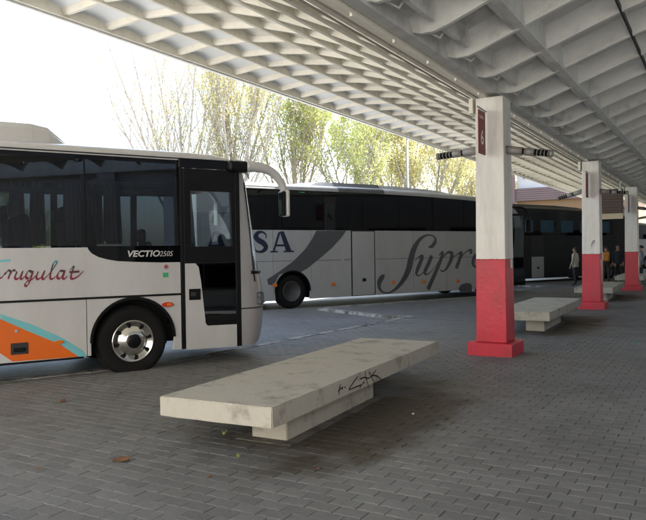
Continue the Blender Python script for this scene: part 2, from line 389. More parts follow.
# ================================================================== SETTING
ROADZ = -.07
M_['stand'] = stained('oil-stained asphalt', (.075, .077, .082), (.03, .03, .031), .9, .52, .5, 4, .35, 90)
road = tag(MB().grid([[(-400, -300, ROADZ), (400, -300, ROADZ)], [(-400, 600, ROADZ), (400, 600, ROADZ)]]).build('road', 'asphalt'), kind='structure')
stand = tag(MB().grid([[(-15, -12, ROADZ + .004), (-5, -12, ROADZ + .004)], [(-15, 70, ROADZ + .004), (-5, 70, ROADZ + .004)]]).build('bus_stand', 'paving'), kind='structure')
A = [(-12.4, -2.0), (-10.2, 1.0), (-7.25, 7.45), (-6.75, 15.66), (-7.3, 15.44), (-10.2, 16.94), (-7.6, 22.9), (-6.9, 31.0), (-7.4, 30.8), (-10.2, 32.4), (-7.6, 38.4), (-6.9, 46.5), (-9.5, 48), (-7.6, 54), (-7, 75), (4.6, 75), (4.6, -8), (-12.4, -8)]
FARY = 15.2
def inside(x, y, poly=A):
    c = False; n = len(poly)
    for i in range(n):
        x1, y1 = poly[i]; x2, y2 = poly[i - 1]
        if (y1 > y) != (y2 > y) and x < (x2 - x1) * (y - y1) / (y2 - y1) + x1: c = not c
    return c
plat = tag(MB().prism(A, lambda a, b, d: (a, b, d), -.30, -.012).build('platform', 'joint'), kind='structure')
def clip(poly, f):          # keep f(p)>=0
    out = []
    for i in range(len(poly)):
        p, q = poly[i - 1], poly[i]; a, b = f(p), f(q)
        if a >= 0: out.append(p)
        if (a >= 0) != (b >= 0): t = a / (a - b); out.append((p[0] + (q[0] - p[0]) * t, p[1] + (q[1] - p[1]) * t))
    return out
YN0, YN1 = 1.5, FARY
farp = clip(A, lambda p: p[1] - YN1); nearp = clip(A, lambda p: YN0 - p[1])
MB().prism(farp, lambda a, b, d: (a, b, d), -.011, -.001).build('paving', 'paving', plat)
MB().prism(nearp, lambda a, b, d: (a, b, d), -.011, -.001).build('paving', 'paving', plat)
# interlocking pavers, rows across the platform; wavy long edges that nest in the next row
def paver_outline():
    g = .0026; amp = .010; xs = [0, .25, .5, .75, 1]
    w = [0, 1, 0, -1, 0]
    top = [(g + (PL - 2 * g) * t, PW - g + amp * (1 if i % 2 else -1) * .5) for i, t in enumerate(xs)]
    bot = [(g + (PL - 2 * g) * t, g + amp * (1 if i % 2 else -1) * .5) for i, t in enumerate(xs)]
    return bot + top[::-1]
PO = paver_outline(); PN = len(PO)
pcx, pcy = PL / 2, PW / 2
def paver_verts(x, y, dz, tx, ty):
    lo = [(x + a, y + b, -.011) for a, b in PO]
    mid = [(x + a, y + b, dz - .003 + (a - pcx) * tx + (b - pcy) * ty) for a, b in PO]
    hi = [(x + pcx + (a - pcx) * .965, y + pcy + (b - pcy) * .945, dz + (a - pcx) * tx + (b - pcy) * ty) for a, b in PO]
    return lo + mid + hi
def paver_faces(i):
    f = []
    for r in (0, 1):
        for k in range(PN): f.append((i + r * PN + k, i + r * PN + (k + 1) % PN, i + (r + 1) * PN + (k + 1) % PN, i + (r + 1) * PN + k))
    f.append(tuple(i + 2 * PN + k for k in range(PN))); return f
cells = []
prng = random.Random(3)
for j in range(int(YN0 / PW), int(YN1 / PW)):
    for i in range(-110, 60):
        x = (i + .5 * j) * PL - 0
        x = (i + .5 * (j % 2)) * PL; y = j * PW
        if -11 < x < 4.4 and all(inside(x + a, y + b) for a in (0, PL) for b in (0, PW)):
            pj = project((x + pcx, y + pcy, 0)); vis = pj is not None and -8 < pj[0] < 654 and pj[1] < 526
            cells.append((pj[2] if vis else 99, x, y))
cells.sort()
pm = []
for k in range(6):
    b = MB(); b.v = paver_verts(-pcx, -pcy, 0, prng.uniform(-.012, .012), prng.uniform(-.014, .014)); b.f = paver_faces(0)
    me = b.mesh('paver'); me.materials.append(M_['paver']); pm.append(me)
for d, x, y in cells[:300]:
    o = bpy.data.objects.new('paver', prng.choice(pm)); COL.objects.link(o); o.parent = plat
    o.location = (x + pcx, y + pcy, prng.uniform(-.0022, .0015))
b = MB()
for d, x, y in cells[300:]:
    i = len(b.v); b.v += paver_verts(x, y, prng.uniform(-.0022, .0015), prng.uniform(-.012, .012), prng.uniform(-.014, .014)); b.f += paver_faces(i)
me = b.mesh('paver_field', False); pf = link('paver_field', me, 'paver', plat); pf['kind'] = 'stuff'
# kerb stones along the saw-tooth edge
kmesh = {}
for i in range(0, 14):
    p, q = Vector(A[i]), Vector(A[i + 1]); L_ = (q - p).length; nn = max(1, round(L_ / 1.0)); st = L_ / nn; d = (q - p).normalized()
    for k in range(nn):
        key = round(st, 3)
        if key not in kmesh:
            kb = MB().box((.004, -.16, -.30), (st - .004, .004, .0)); me = kb.mesh('kerb_stone'); me.materials.append(M_['kerb']); kmesh[key] = me
        o = bpy.data.objects.new('kerb_stone', kmesh[key]); COL.objects.link(o); o.parent = plat
        o.location = (*(p + d * st * k), .004 + .003 * (k % 2)); o.rotation_euler = (0, 0, math.atan2(d.y, d.x))
# earth verge where the trees stand
verge = tag(MB().prism([(-120, 20), (-19, 34), (-14, 62), (-30, 140), (-120, 140)], lambda a, b, d: (a, b, d), -.2, -.02).build('verge', 'grass'), kind='structure')

# ================================================================== CANOPY
BAY = 9.018; PX, PY = -3.085, 10.48; RS = BAY / 9
LX = [-3.42 - k for k in range(8)]
LZ = [EYE + h for h in (2.42, 2.96, 3.44, 3.86, 4.17, 4.34, 4.43, 4.38)]     # bottoms of the long ribs, an arch
def interp(xs, zs, x):
    if xs[0] > xs[-1]: return float(np.interp(-x, [-q for q in xs], zs))
    return float(np.interp(x, xs, zs))
Y0 = PY - RS * 13; NC = 66; Y1 = Y0 + NC * RS
can = tag(empty('canopy', (0, 0, 0)), 'cream coffered canopy wing arching out over the parked buses', 'canopy')
RD = .30
for k in range(8):
    x, z = LX[k], LZ[k]; t = .03
    MB().box((x - t, Y0 - .05, z), (x + t, Y1 + .05, z + RD + .04)).build('longitudinal_rib', 'roofwhite', can)
# transverse rib: the valley between two vaulted panels
tb = MB()
pts_b = [(LX[k], LZ[k] + .035) for k in range(8)]
tb.v = [(x, -.035, z) for x, z in pts_b] + [(x, .035, z) for x, z in pts_b] + [(x, -.10, z + .10) for x, z in pts_b] + [(x, .10, z + .10) for x, z in pts_b]; nb = 8
for k in range(nb - 1):
    tb.f += [(k, k + 1, nb + k + 1, nb + k), (k, k + 1, 2 * nb + k + 1, 2 * nb + k), (nb + k, nb + k + 1, 3 * nb + k + 1, 3 * nb + k), (2 * nb + k, 2 * nb + k + 1, 3 * nb + k + 1, 3 * nb + k)]
tb.f += [(0, nb, 3 * nb, 2 * nb), (nb - 1, 2 * nb - 1, 4 * nb - 1, 3 * nb - 1)]
tmesh = tb.mesh('transverse_rib'); tmesh.materials.append(M_['roofwhite'])
for c in range(NC + 1):
    o = bpy.data.objects.new('transverse_rib', tmesh); COL.objects.link(o); o.parent = can; o.location = (0, Y0 + c * RS, .0)
cm = []
for k in range(7):
    x0, x1, z0, z1 = LX[k], LX[k + 1], LZ[k] + .075, LZ[k + 1] + .075
    ths = np.linspace(0, PI, 13); rows = []
    for t in (0, .5, 1):
        rows.append([(x0 + (x1 - x0) * t, RS * (.5 - .5 * math.cos(q)) * .98 + RS * .01, z0 + (z1 - z0) * t + .115 * math.sin(q)) for q in ths])
    g = MB().grid(rows)
    me = g.mesh('roof_panel')
    for p in me.polygons: p.use_smooth = True
    me.materials.append(M_['panelpale'] if k > 4 else M_['roofwhite']); cm.append(me)
rest = MB(); cnt = 0
for c in range(NC):
    for k in range(7):
        if 6 <= c < 48:
            o = bpy.data.objects.new('roof_panel', cm[k]); COL.objects.link(o); o.parent = can; o.location = (0, Y0 + c * RS, 0)
        else:
            i0 = len(rest.v); rest.v += [(v.co.x, v.co.y + Y0 + c * RS, v.co.z) for v in cm[k].vertices]; rest.f += [tuple(i0 + q for q in p.vertices) for p in cm[k].polygons]
ro = link('roof_panels', rest.mesh('roof_panels', False), 'roofwhite', can); ro['kind'] = 'stuff'
# outer fascia, inner trough along the pillar heads
MB().box((LX[7] - .13, Y0, LZ[7] - .03), (LX[7] - .052, Y1, LZ[7] + .4)).build('fascia', 'panelpale', can)
MB().prism([(-3.37, 4.03), (-3.13, 3.94), (-3.13, 4.2), (-3.37, 4.2)], lambda a, b, d: (a, d, b), Y0, Y1).build('gutter_beam', 'roofwhite', can)
MB().tube([(-3.405, Y0, 3.96), (-3.405, Y1, 3.96)], .012, 8).build('conduit', 'lampgrey', can, True)
for c in range(NC):
    o = MB().box((-3.16, -.03, 3.91), (-3.132, .03, 3.95)).mesh('drip_bracket') if c == 0 else o_me
    o_me = o
    if c == 0: o_me.materials.append(M_['roofwhite'])
    ob = bpy.data.objects.new('drip_bracket', o_me); COL.objects.link(ob); ob.parent = can; ob.location = (0, Y0 + (c + .5) * RS, 0)

# platform-side wing (its fins are set a little wider apart)
YL0, YL1 = Y0, Y1
RS = BAY / 8; Y0 = PY - RS * 12; NC = 60; Y1 = Y0 + NC * RS
can2 = tag(empty('canopy', (0, 0, 0)), 'grey ribbed canopy wing rising over the waiting platform', 'canopy')
MB().box((-3.12, Y0, 3.985), (-2.97, Y1, 4.2)).build('edge_beam', 'roofgrey', can2)
RX = [-3.0, -2.07, -1.11, -.15, .8, 1.75, 2.7, 3.65]
RZ = [EYE + h for h in (2.28, 2.63, 2.97, 3.24, 3.46, 3.62, 3.72, 3.75)]
def fin_mesh():
    b_, t_ = [], []
    for k in range(45):
        t = k / 44; x = -3.02 + t * (3.65 + 3.02); zb = interp(RX, RZ, x)
        nose = max(0, 1 - (x + 3.02) / .42); zb += .16 * nose ** 2
        b_.append((x, zb)); t_.append((x, interp(RX, RZ, x) + .33))
    m = MB(); n = len(b_)
    m.v = [(x, -.03, z) for x, z in b_] + [(x, .03, z) for x, z in b_] + [(x, -.21, z) for x, z in t_] + [(x, .21, z) for x, z in t_]
    for k in range(n - 1):
        m.f += [(k, k + 1, n + k + 1, n + k), (k, k + 1, 2 * n + k + 1, 2 * n + k), (n + k, n + k + 1, 3 * n + k + 1, 3 * n + k), (2 * n + k, 2 * n + k + 1, 3 * n + k + 1, 3 * n + k)]
    m.f += [(0, n, 3 * n, 2 * n), (n - 1, 2 * n - 1, 4 * n - 1, 3 * n - 1)]
    me = m.mesh('fin'); me.materials.append(M_['roofgrey'])
    for p in me.polygons: p.use_smooth = False
    return me
fm = fin_mesh()
for c in range(NC + 1):
    o = bpy.data.objects.new('fin', fm); COL.objects.link(o); o.parent = can2; o.location = (0, Y0 + c * RS, 0)
pmx = []
for k in range(7):
    x0, x1 = RX[k], RX[k + 1]; a = .26
    m = MB()
    rows = [[(x0 + .004, .10, RZ[k] + a), (x0 + .004, RS / 2, RZ[k] + a + .03), (x0 + .004, RS - .10, RZ[k] + a)], [(x1 - .004, .10, RZ[k + 1] + a), (x1 - .004, RS / 2, RZ[k + 1] + a + .03), (x1 - .004, RS - .10, RZ[k + 1] + a)]]
    m.grid(rows); m.grid([[(p[0], p[1], p[2] + .08) for p in r][::-1] for r in rows])
    me = m.mesh('ceiling_panel'); me.materials.append(M_['roofpanel']); pmx.append(me)
rest = MB()
for c in range(NC):
    for k in range(7):
        if 6 <= c < 48:
            o = bpy.data.objects.new('ceiling_panel', pmx[k]); COL.objects.link(o); o.parent = can2; o.location = (0, Y0 + c * RS, 0)
        else:
            i0 = len(rest.v); rest.v += [(v.co.x, v.co.y + Y0 + c * RS, v.co.z) for v in pmx[k].vertices]; rest.f += [tuple(i0 + q for q in p.vertices) for p in pmx[k].polygons]
ro = link('ceiling_panels', rest.mesh('ceiling_panels', False), 'roofpanel', can2); ro['kind'] = 'stuff'
# solid skin above the panels so that no daylight leaks in
sk = []
for x, z in zip(RX, RZ): sk.append([(x, Y0, z + .5), (x, Y1, z + .5)])
MB().grid(sk).build('roof_skin', 'roofpanel', can2)
sk = []
for x, z in zip(LX, LZ): sk.append([(x, YL0, z + RD + .22), (x, YL1, z + RD + .22)])
MB().grid(sk).build('roof_skin', 'roofpanel', can)
MB().grid([[(-3.42, Y0, LZ[0] + RD + .23), (-3.42, Y1, LZ[0] + RD + .23)], [(-2.98, Y0, RZ[0] + .52), (-2.98, Y1, RZ[0] + .52)]]).build('bridging_skin', 'roofpanel', can2)  # sheet added to stop daylight leaking between the two wings
# joint beams and the cross planks near the pillar heads
for k, (t, m, dz) in enumerate(((.055, 'roofgrey', .012), (.012, 'seam', .012))):
    x, z = RX[k + 1], RZ[k + 1]
    MB().box((x - t, Y0, z - .02 + dz), (x + t, Y1, z + (.30 if k == 0 else .06))).build('joint_beam', m, can2)
    if k == 0: MB().box((x - .10, Y0, z - .03 + dz), (x - .058, Y1, z + .10)).build('joint_flange', 'roofpanel', can2)
cp = MB().box((-2.72, .16, 4.06), (-2.66, RS - .16, 4.34)).mesh('cross_plank'); cp.materials.append(M_['roofgrey'])
hk = MB().tube([(-2.90, .10, 4.30), (-2.86, .16, 4.06), (-2.78, .30, 4.02), (-2.72, .34, 4.12)], .014, 5).mesh('hanger'); hk.materials.append(M_['roofgrey'])
for c in range(NC):
    for me, nm in ((cp, 'cross_plank'), (hk, 'hanger')):
        o = bpy.data.objects.new(nm, me); COL.objects.link(o); o.parent = can2; o.location = (0, Y0 + c * RS, 0)

# ================================================================== PILLARS
def pillar(first=None):
    root = empty('pillar')
    h = .345; bh = .195; c0, c1, zr, zt = .235, .212, 1.46, 3.93
    MB().box((-h, -h, -.012), (h, h, bh)).build('plinth', 'pillarred', root, bevel=.012)
    def fr(name, z0, z1, m, grow=0):
        f = lambda z: c0 + (c1 - c0) * (z - bh) / (zt - bh) + grow
        a, b2 = f(z0), f(z1); q = MB()
        q.v = [(-a, -a, z0), (a, -a, z0), (a, a, z0), (-a, a, z0), (-b2, -b2, z1), (b2, -b2, z1), (b2, b2, z1), (-b2, b2, z1)]
        q.f = [(0, 3, 2, 1), (4, 5, 6, 7), (0, 1, 5, 4), (1, 2, 6, 5), (2, 3, 7, 6), (3, 0, 4, 7)]
        return q.build(name, m, root, bevel=.012)
    fr('red_shaft', bh, zr, 'pillarred'); fr('white_shaft', zr, zt, 'pillarwhite')
    MB().box((-.30, -.26, 3.70), (-.24, .26, 3.93)).build('head_bracket', 'roofwhite', root)
    # conduit box on the side
    MB().box((.235, .02, 1.32), (.26, .09, 1.46)).build('switch_box', 'steel', root)
    return root
pil0 = pillar()
index_kids()
pl_names = ['red and white square pillar nearest the camera, carrying the number 6 sign', 'second red and white pillar along the platform, with a scribble above the red', 'third red and white pillar along the platform, at the right edge',
            'fourth red and white pillar along the platform, mostly hidden behind the third', 'farthest red and white pillar along the platform']
for k in range(5):
    o = pil0 if k == 0 else copy_tree(pil0)
    o.location = (PX, PY + BAY * k, 0); tag(o, pl_names[k], 'pillar', 'pillars along the platform')
# lamp arms, one to each side of the first pillars
def lamp_arm():
    root = empty('arm_lamp')
    b = MB().tube([(0, 0, 0), (.30, 0, -.004)], .062, 12); b.build('mount', 'lampgrey', root, True)
    MB().tube([(.30, 0, -.004), (.335, 0, -.004)], .048, 12).build('collar', 'black', root, True)
    MB().tube([(.335, 0, -.005), (.50, 0, -.006)], .058, 12).build('housing', 'lampgrey', root, True)
    MB().tube([(.50, 0, -.006), (.76, 0, -.008)], .040, 12).build('lamp_core', 'black', root, True)
    for i in range(8):
        MB().tube([(.515 + i * .031, 0, -.007), (.527 + i * .031, 0, -.007)], .055, 12).build('louvre', 'lampgrey' if i % 2 else 'black', root, True)
    MB().tube([(.76, 0, -.008), (.80, 0, -.008), (.815, 0, -.008)], [.057, .055, .035], 12).build('end_cap', 'lampgrey', root, True)
    return root
arm0 = lamp_arm(); index_kids()
arms = []
for k in range(4):
    for sgn in (-1, 1): arms.append((k, sgn))
ord_ = ['number 6', 'second', 'third', 'fourth']
for i, (k, sgn) in enumerate(arms):
    o = arm0 if i == 0 else copy_tree(arm0)
    z = 3.16 if sgn < 0 else 3.13
    tilt = {(-1, 0): 3, (1, 0): 9, (-1, 1): 14, (1, 1): 6}.get((sgn, k), 8)
    o.location = (PX + sgn * .20, PY + BAY * k - .05, z); o.rotation_euler = (0, R(tilt), 0 if sgn > 0 else PI); o.scale = (.88, 1, 1)
    tag(o, f'grey louvred tube lamp reaching {"right over the platform" if sgn > 0 else "left towards the buses"} from the {ord_[k]} pillar', 'lamp', 'tube lamps on the pillars')
# flag signs
def flag_sign(num, first):
    root = empty('platform_sign')
    MB().tube([(0, .02, 0), (0, -.40, .012)], .013, 8).build('bracket_bar', 'steel', root, True)
    box('plate', (-.007, -.37, -.67), (.007, -.05, -.02), 'signred', root, .004)
    for body, size, y0, z0, off in (('Andén', .078, -.345, -.14, .0015), (num, .30, -.29, -.52, .006)):
        me = text_mesh(body, size, 0, off)
        for v in me.vertices: v.co = (.0085, y0 + v.co.x, z0 + v.co.y)
        link('lettering', me, 'signwhite', root)
    return root
for k, num in ((0, '6'), (1, '7'), (2, '8')):
    if k == 0:
        s = flag_sign('6', True)
    else:
        s = empty('platform_sign')
        MB().tube([(0, .02, 0), (0, -.40, .012)], .013, 8).build('bracket_bar', 'steel', s, True)
        box('plate', (-.007, -.37, -.67), (.007, -.05, -.02), 'signred', s, .004)
    s.location = (PX - .05, PY + BAY * k - .215, 3.71 if k == 0 else 3.62)
    tag(s, ['maroon hanging platform sign with a white number 6', 'narrow dark sign seen edge-on near the top of the second pillar', 'narrow dark sign seen edge-on near the top of the third pillar'][k], 'sign', 'platform signs on the pillars')
# scribble on the second pillar
gb = MB(); fn = lambda a, b_, d: (PX + a, PY + BAY - .232 - d, b_)
ribbon(gb, [(.02, 1.72), (.05, 1.80), (.09, 1.82), (.08, 1.76), (.04, 1.74)], fn, .003, .014)
ribbon(gb, [(.01, 1.70), (.03, 1.66)], fn, .004, .014)
tag(gb.build('graffiti', 'ink'), 'tiny dark scribble on the white part of the second pillar', 'graffiti')

# ================================================================== BENCHES
BA = .0613; BX, BY, BW, BL, BZ, BT = -2.993, 4.278, 1.097, 4.174, .42, .164
def worn_slab(w_, l_, z0, z1, seed, bev=.007):
    """slab with chipped edges"""
    r = random.Random(seed); bmx = bmesh.new()
    bmesh.ops.create_cube(bmx, size=1)
    for v in bmx.verts: v.co = Vector(((v.co.x - .5) * w_, (v.co.y + .5) * l_, z0 + (v.co.z + .5) * (z1 - z0)))
    bmesh.ops.subdivide_edges(bmx, edges=[q for q in bmx.edges if q.calc_length() > 1.5], cuts=40, use_grid_fill=True)
    bmesh.ops.subdivide_edges(bmx, edges=[q for q in bmx.edges if .8 < q.calc_length() < 1.5], cuts=11, use_grid_fill=True)
    bmesh.ops.bevel(bmx, geom=[q for q in bmx.edges if len(q.link_faces) == 2 and q.calc_face_angle(0) > .8], offset=bev, segments=2, affect='EDGES')
    for v in bmx.verts:
        x, y, z = v.co; ed = (min(abs(x), abs(x + w_)) < .014) + (min(abs(y), abs(y - l_)) < .014) + (min(abs(z - z0), abs(z - z1)) < .014)
        j = .0010 if ed < 2 else .0018
        v.co += Vector((r.uniform(-j, j), r.uniform(-j, j), r.uniform(-j, j))) * (1 if ed >= 2 else .35)
    me = bpy.data.meshes.new('slab'); bmx.to_mesh(me); bmx.free(); return me
def bench():
    root = empty('bench')
    o = link('seat', worn_slab(BW, BL, BZ - BT, BZ, 1), 'concrete', root)
    me = worn_slab(.352, 1.907, -.01, BZ - BT, 2, .008)
    o = link('leg', me, 'concrete', root); o.location = (-.208, .573, 0)
    me = worn_slab(.56, 2.2, -.02, .003, 3, .004); o = link('footing', me, 'footing', root); o.location = (-.10, .45, 0)
    return root
b0 = bench(); index_kids()
spots = [(BX, BY, BA), (-2.84, 13.12, .035), (-2.92, 22.0, .04), (-2.95, 31.2, .04)]
blab = ['long concrete slab bench in the foreground, with black graffiti on its edge', 'concrete slab bench just behind the pillar with the number 6 sign', 'concrete slab bench just behind the second pillar', 'farthest visible concrete slab bench, beside the third pillar']
for i, (x, y, a) in enumerate(spots):
    o = b0 if i == 0 else copy_tree(b0)
    o.location = (x, y, 0); o.rotation_euler = (0, 0, a); tag(o, blab[i], 'bench', 'concrete benches along the platform')
# graffiti on the edge of the near bench
gb = MB(); ca, sa = math.cos(BA), math.sin(BA)
def gf(z_):      # zoomed pixel -> bench side (s,z)
    u, v = 330 + z_[0] / 10.77, 360 + z_[1] / 10.77
    return onplane(u, v, (BX, BY), -BA)
fn = lambda a, b_, d: (BX - sa * a + ca * d, BY + ca * a + sa * d, b_)
gs = [[(105, 262), (98, 300), (90, 372)], [(80, 335), (110, 305), (133, 290)], [(112, 300), (132, 312)], [(150, 290), (160, 296)],
      [(297, 172), (250, 235), (200, 312), (250, 298), (325, 268)], [(200, 300), (197, 328)], [(315, 205), (360, 186), (420, 190), (490, 108)], [(368, 122), (385, 200), (405, 280)],
      [(415, 125), (440, 180), (468, 240)], [(425, 180), (480, 165), (520, 185), (545, 212)], [(360, 230), (330, 270), (310, 300)], [(355, 235), (362, 250)]]
for i, g in enumerate(gs): ribbon(gb, [gf(p) for p in g], fn, .006 + .0003 * i, .012, n=5)
tag(gb.build('graffiti', 'ink'), 'black marker tag scrawled on the side of the foreground bench', 'graffiti')

# ================================================================== BUSES
def wheel(parent, c, r, chrome=True, dish=False):
    """c: centre at the outer face; axis along y (outer side is -y)"""
    sg = 1
    root = MB().lathe_y([(r * .60, .06), (r * .60, .004), (r * .66, -.004), (r * .82, -.012), (r * .93, .0), (r * .985, .03), (r, .07), (r, .24), (r * .95, .28), (r * .6, .28)], c, 44, False).build('tyre', 'rubber', parent, True)
    if chrome:
        rim = MB().lathe_y([(r * .605, .02), (r * .60, -.008), (r * .57, -.012), (r * .54, .004), (r * .50, .035), (r * .42, .02), (r * .33, -.015), (r * .27, -.04), (r * .20, -.046)], c, 44).build('rim', 'chrome', root, True)
        MB().lathe_y([(r * .20, -.03), (r * .195, -.056), (r * .15, -.062)], c, 24).build('hub', 'black', rim, True)
        for k in range(8):
            a = 2 * PI * k / 8 + .2; q = MB().tube([(c[0] + math.cos(a) * r * .465, c[1] + .0, c[2] + math.sin(a) * r * .465), (c[0] + math.cos(a) * r * .465, c[1] + .045, c[2] + math.sin(a) * r * .465)], r * .055, 10)
            q.build('vent_hole', 'black', rim)
    else:
        rim = MB().lathe_y([(r * .605, .02), (r * .60, -.005), (r * .56, -.008), (r * .53, .03), (r * .50, .10), (r * .32, .13), (r * .24, .13), (r * .22, .06), (r * .16, .05)], c, 40).build('rim', 'rim', root, True)
        for k in range(10):
            a = 2 * PI * k / 10; x, z = c[0] + math.cos(a) * r * .28, c[2] + math.sin(a) * r * .28
            MB().tube([(x, c[1] + .13, z), (x, c[1] + .085, z)], r * .03, 6).build('wheel_nut', 'steel', rim)
    return root
def side_fn(hw): return lambda s, z, d: (s, -hw - d, z)

def midibus(p0, phi):
    hw = 1.19
    left = Vector((-math.cos(phi), math.sin(phi)))
    o0 = Vector(p0) + left * hw
    root = empty('parked_bus', (o0.x, o0.y, ROADZ), PI / 2 - phi); dz = -ROADZ
    # local heights are measured from the platform level; the empty stands on the road
    Zs = dz
    def fR(s, z, d): return (s, -hw - d, z + Zs)
    def fL(s, z, d): return (s, hw + d, z + Zs)
    def panel(name, poly, m, side=-1, d0=-.04, d1=0, par=None, bev=.004):
        return MB().prism(poly, fR if side < 0 else fL, d0, d1).build(name, m, par or root, bevel=bev)
    rear = -6.55; WB = -4.35
    wz = .44; wr = .485
    arch = lambda c, r, n=18: [(c + r * math.cos(t), wz + r * math.sin(t)) for t in np.linspace(PI, 0, n)]
    bump = [(.68, 1.495), (.40, 1.495), (.03, 1.51), (-.20, 1.525), (-.34, 1.55), (-.46, 1.585), (-.54, 1.63), (-.585, 1.68), (-.60, 1.715)]
    for sd_ in (-1, 1):
        panel('belt_panel', [(rear, 1.052), (.68, 1.052)] + bump + [(rear, 1.715)], 'white', sd_)
        panel('dark_panel', [(q[0], q[1] + .0) for q in bump] + [(.68, 1.735)][::-1] if False else bump + [(-.60, 1.735), (.68, 1.735)], 'blackglass', sd_, -.035, .002)
        panel('trim_strip', [(rear, 1.026), (.68, 1.026), (.68, 1.052), (rear, 1.052)], 'black', sd_, -.04, .010)
        for a, b_ in ((-3.72, -2.16), (-2.15, -.63)):
            panel('luggage_door', [(a, .27), (b_, .27), (b_, 1.024), (a, 1.024)], 'white', sd_)
        aw = [(-.622, .27)] + [(-.575, .27)] + [q for q in arch(0, .575) if q[1] > .27] + [(.545, .25), (.68, .25), (.68, 1.024), (-.622, 1.024)]
        panel('wheel_arch_panel', aw, 'white', sd_)
        aw = [(WB + x, z) for x, z in aw if x < .6] + [(WB + .62, .27), (WB + .62, 1.024)]
        aw = [(WB - .63, .27), (WB - .575, .27)] + [q for q in arch(WB, .575) if q[1] > .27] + [(WB + .575, .27), (WB + .62, .27), (WB + .62, 1.024), (WB - .63, 1.024)]
        panel('wheel_arch_panel', aw, 'white', sd_)
        panel('rear_panel', [(rear, .35), (WB - .64, .30), (WB - .64, 1.024), (rear, 1.024)], 'white', sd_)
        for c in (0, WB):
            q = MB(); fnn = fR if sd_ < 0 else fL
            A1_ = [t for t in arch(c, .555, 22) if t[1] > .28]; A2_ = [t for t in arch(c, .592, 22) if t[1] > .28]
            m_ = min(len(A1_), len(A2_)); q.prism(A1_[:m_] + A2_[:m_][::-1], fnn, -.03, .014); q.build('arch_trim', 'black', root)
            MB().box((c - .6, (-hw + .42 if sd_ < 0 else hw - .45), .30 + Zs), (c + .6, (-hw + .45 if sd_ < 0 else hw - .42), 1.03 + Zs)).build('wheel_well', 'well', root)
            if sd_ < 0: wheel(root, (c, -hw + .055, wr), wr)
            else:
                wv = wheel(root, (c, 0, 0), wr); wv.rotation_euler = (0, 0, PI); wv.location = (2 * c, hw - .055, wr) if c else (0, hw - .055, wr)
        # glazing
        for a, b_ in ((-6.45, -4.62), (-4.60, -2.62), (-2.60, -.62), (-.60, .66)) + (((.70, 1.58),) if sd_ > 0 else ()):
            q = MB(); y0, y1 = (-hw + .015, -hw + .075) if sd_ < 0 else (hw - .015, hw - .075)
            q.v = [(a, y0, 1.737 + Zs), (b_, y0, 1.737 + Zs), (b_, y1, 2.90 + Zs), (a, y1, 2.90 + Zs)]; q.f = [(0, 1, 2, 3)]
            q.build('window_pane', 'glass', root)
        for a in (-6.5, -4.61, -2.61, -.61, .68):
            y0 = -hw + .03 if sd_ < 0 else hw - .03; y1 = -hw + .09 if sd_ < 0 else hw - .09; q = MB(); t = .05
            inn = .05 if sd_ < 0 else -.05
            q.v = [(a - t, y0, 1.72 + Zs), (a + t, y0, 1.72 + Zs), (a + t, y1, 2.93 + Zs), (a - t, y1, 2.93 + Zs), (a - t, y0 + inn, 1.72 + Zs), (a + t, y0 + inn, 1.72 + Zs), (a + t, y1 + inn, 2.93 + Zs), (a - t, y1 + inn, 2.93 + Zs)]
            q.f = [(0, 1, 2, 3), (4, 7, 6, 5), (0, 4, 5, 1), (1, 5, 6, 2), (2, 6, 7, 3), (3, 7, 4, 0)]; q.build('window_post', 'black', root)
        panel('header_strip', [(rear, 2.62), (1.60 if sd_ > 0 else .68, 2.62), (1.60 if sd_ > 0 else .68, 2.985), (rear, 2.985)], 'blackglass', sd_, -.13, -.079)
        panel('roof_rail_trim', [(rear, 2.972), (1.5, 2.972), (1.5, 2.99), (rear, 2.99)], 'seam', sd_, -.10, -.040)
    panel('door_header', [(.685, 2.845), (1.60, 2.845), (1.56, 2.975), (.685, 2.985)], 'blackglass', -1, -.12, -.004)
    # driver side lower front and drivers window frame
    panel('front_panel', [(.68, .25), (1.62, .25), (1.62, 1.735), (.68, 1.735)], 'white', 1)
    # graphics
    d = .0018
    panel('teal_stripe', [(-3.7, 1.56 + .3), (-1.67, .895), (-1.30, .735), (-.92, .525), (-.70, .36), (-.635, .285), (-.64, .272), (-.735, .272), (-1.0, .435), (-1.40, .665), (-1.67, .80), (-3.7, 1.50)][1:-1], 'teal', -1, 0, d, bev=0)
    panel('orange_panel', [(-2.14, .272), (-1.54, .285), (-.74, .273), (-.97, .455), (-1.39, .675), (-1.68, .835), (-2.14, 1.02)], 'orange', -1, 0, d + .0008, bev=0)
    panel('white_wedge', [(-2.14, .272), (-1.535, .280), (-1.70, .42), (-2.14, .60)], 'white', -1, .001, d + .0018, bev=0)
    panel('hatch_latch', [(-1.56, .37), (-1.355, .37), (-1.355, .515), (-1.56, .515)], 'seam', -1, 0, .012)
    panel('latch_handle', [(-1.53, .40), (-1.385, .40), (-1.385, .455), (-1.53, .455)], 'black', -1, .012, .02)
    panel('lock', [(-1.49 + .022 * math.cos(t), .665 + .022 * math.sin(t)) for t in np.linspace(0, 2 * PI, 11)[:-1]], 'steel', -1, 0, .012)
    def ell(cx_, cz_, rx_, rz_, n=16): return [(cx_ + rx_ * math.cos(t), cz_ + rz_ * math.sin(t)) for t in np.linspace(0, 2 * PI, n + 1)[:-1]]
    panel('side_marker', ell(-.985, .485, .062, .026), 'amber', -1, 0, .018)
    panel('side_marker', ell(.48, .90, .085, .036), 'redlens', -1, 0, .02)
    panel('side_marker_lens', ell(.50, .90, .045, .022), 'amber', -1, .02, .026)
    panel('emergency_button', ell(.46, 1.435, .035, .035), 'steel', -1, 0, .012)
    panel('emergency_button_core', ell(.46, 1.435, .02, .02), 'redlens', -1, .012, .016)
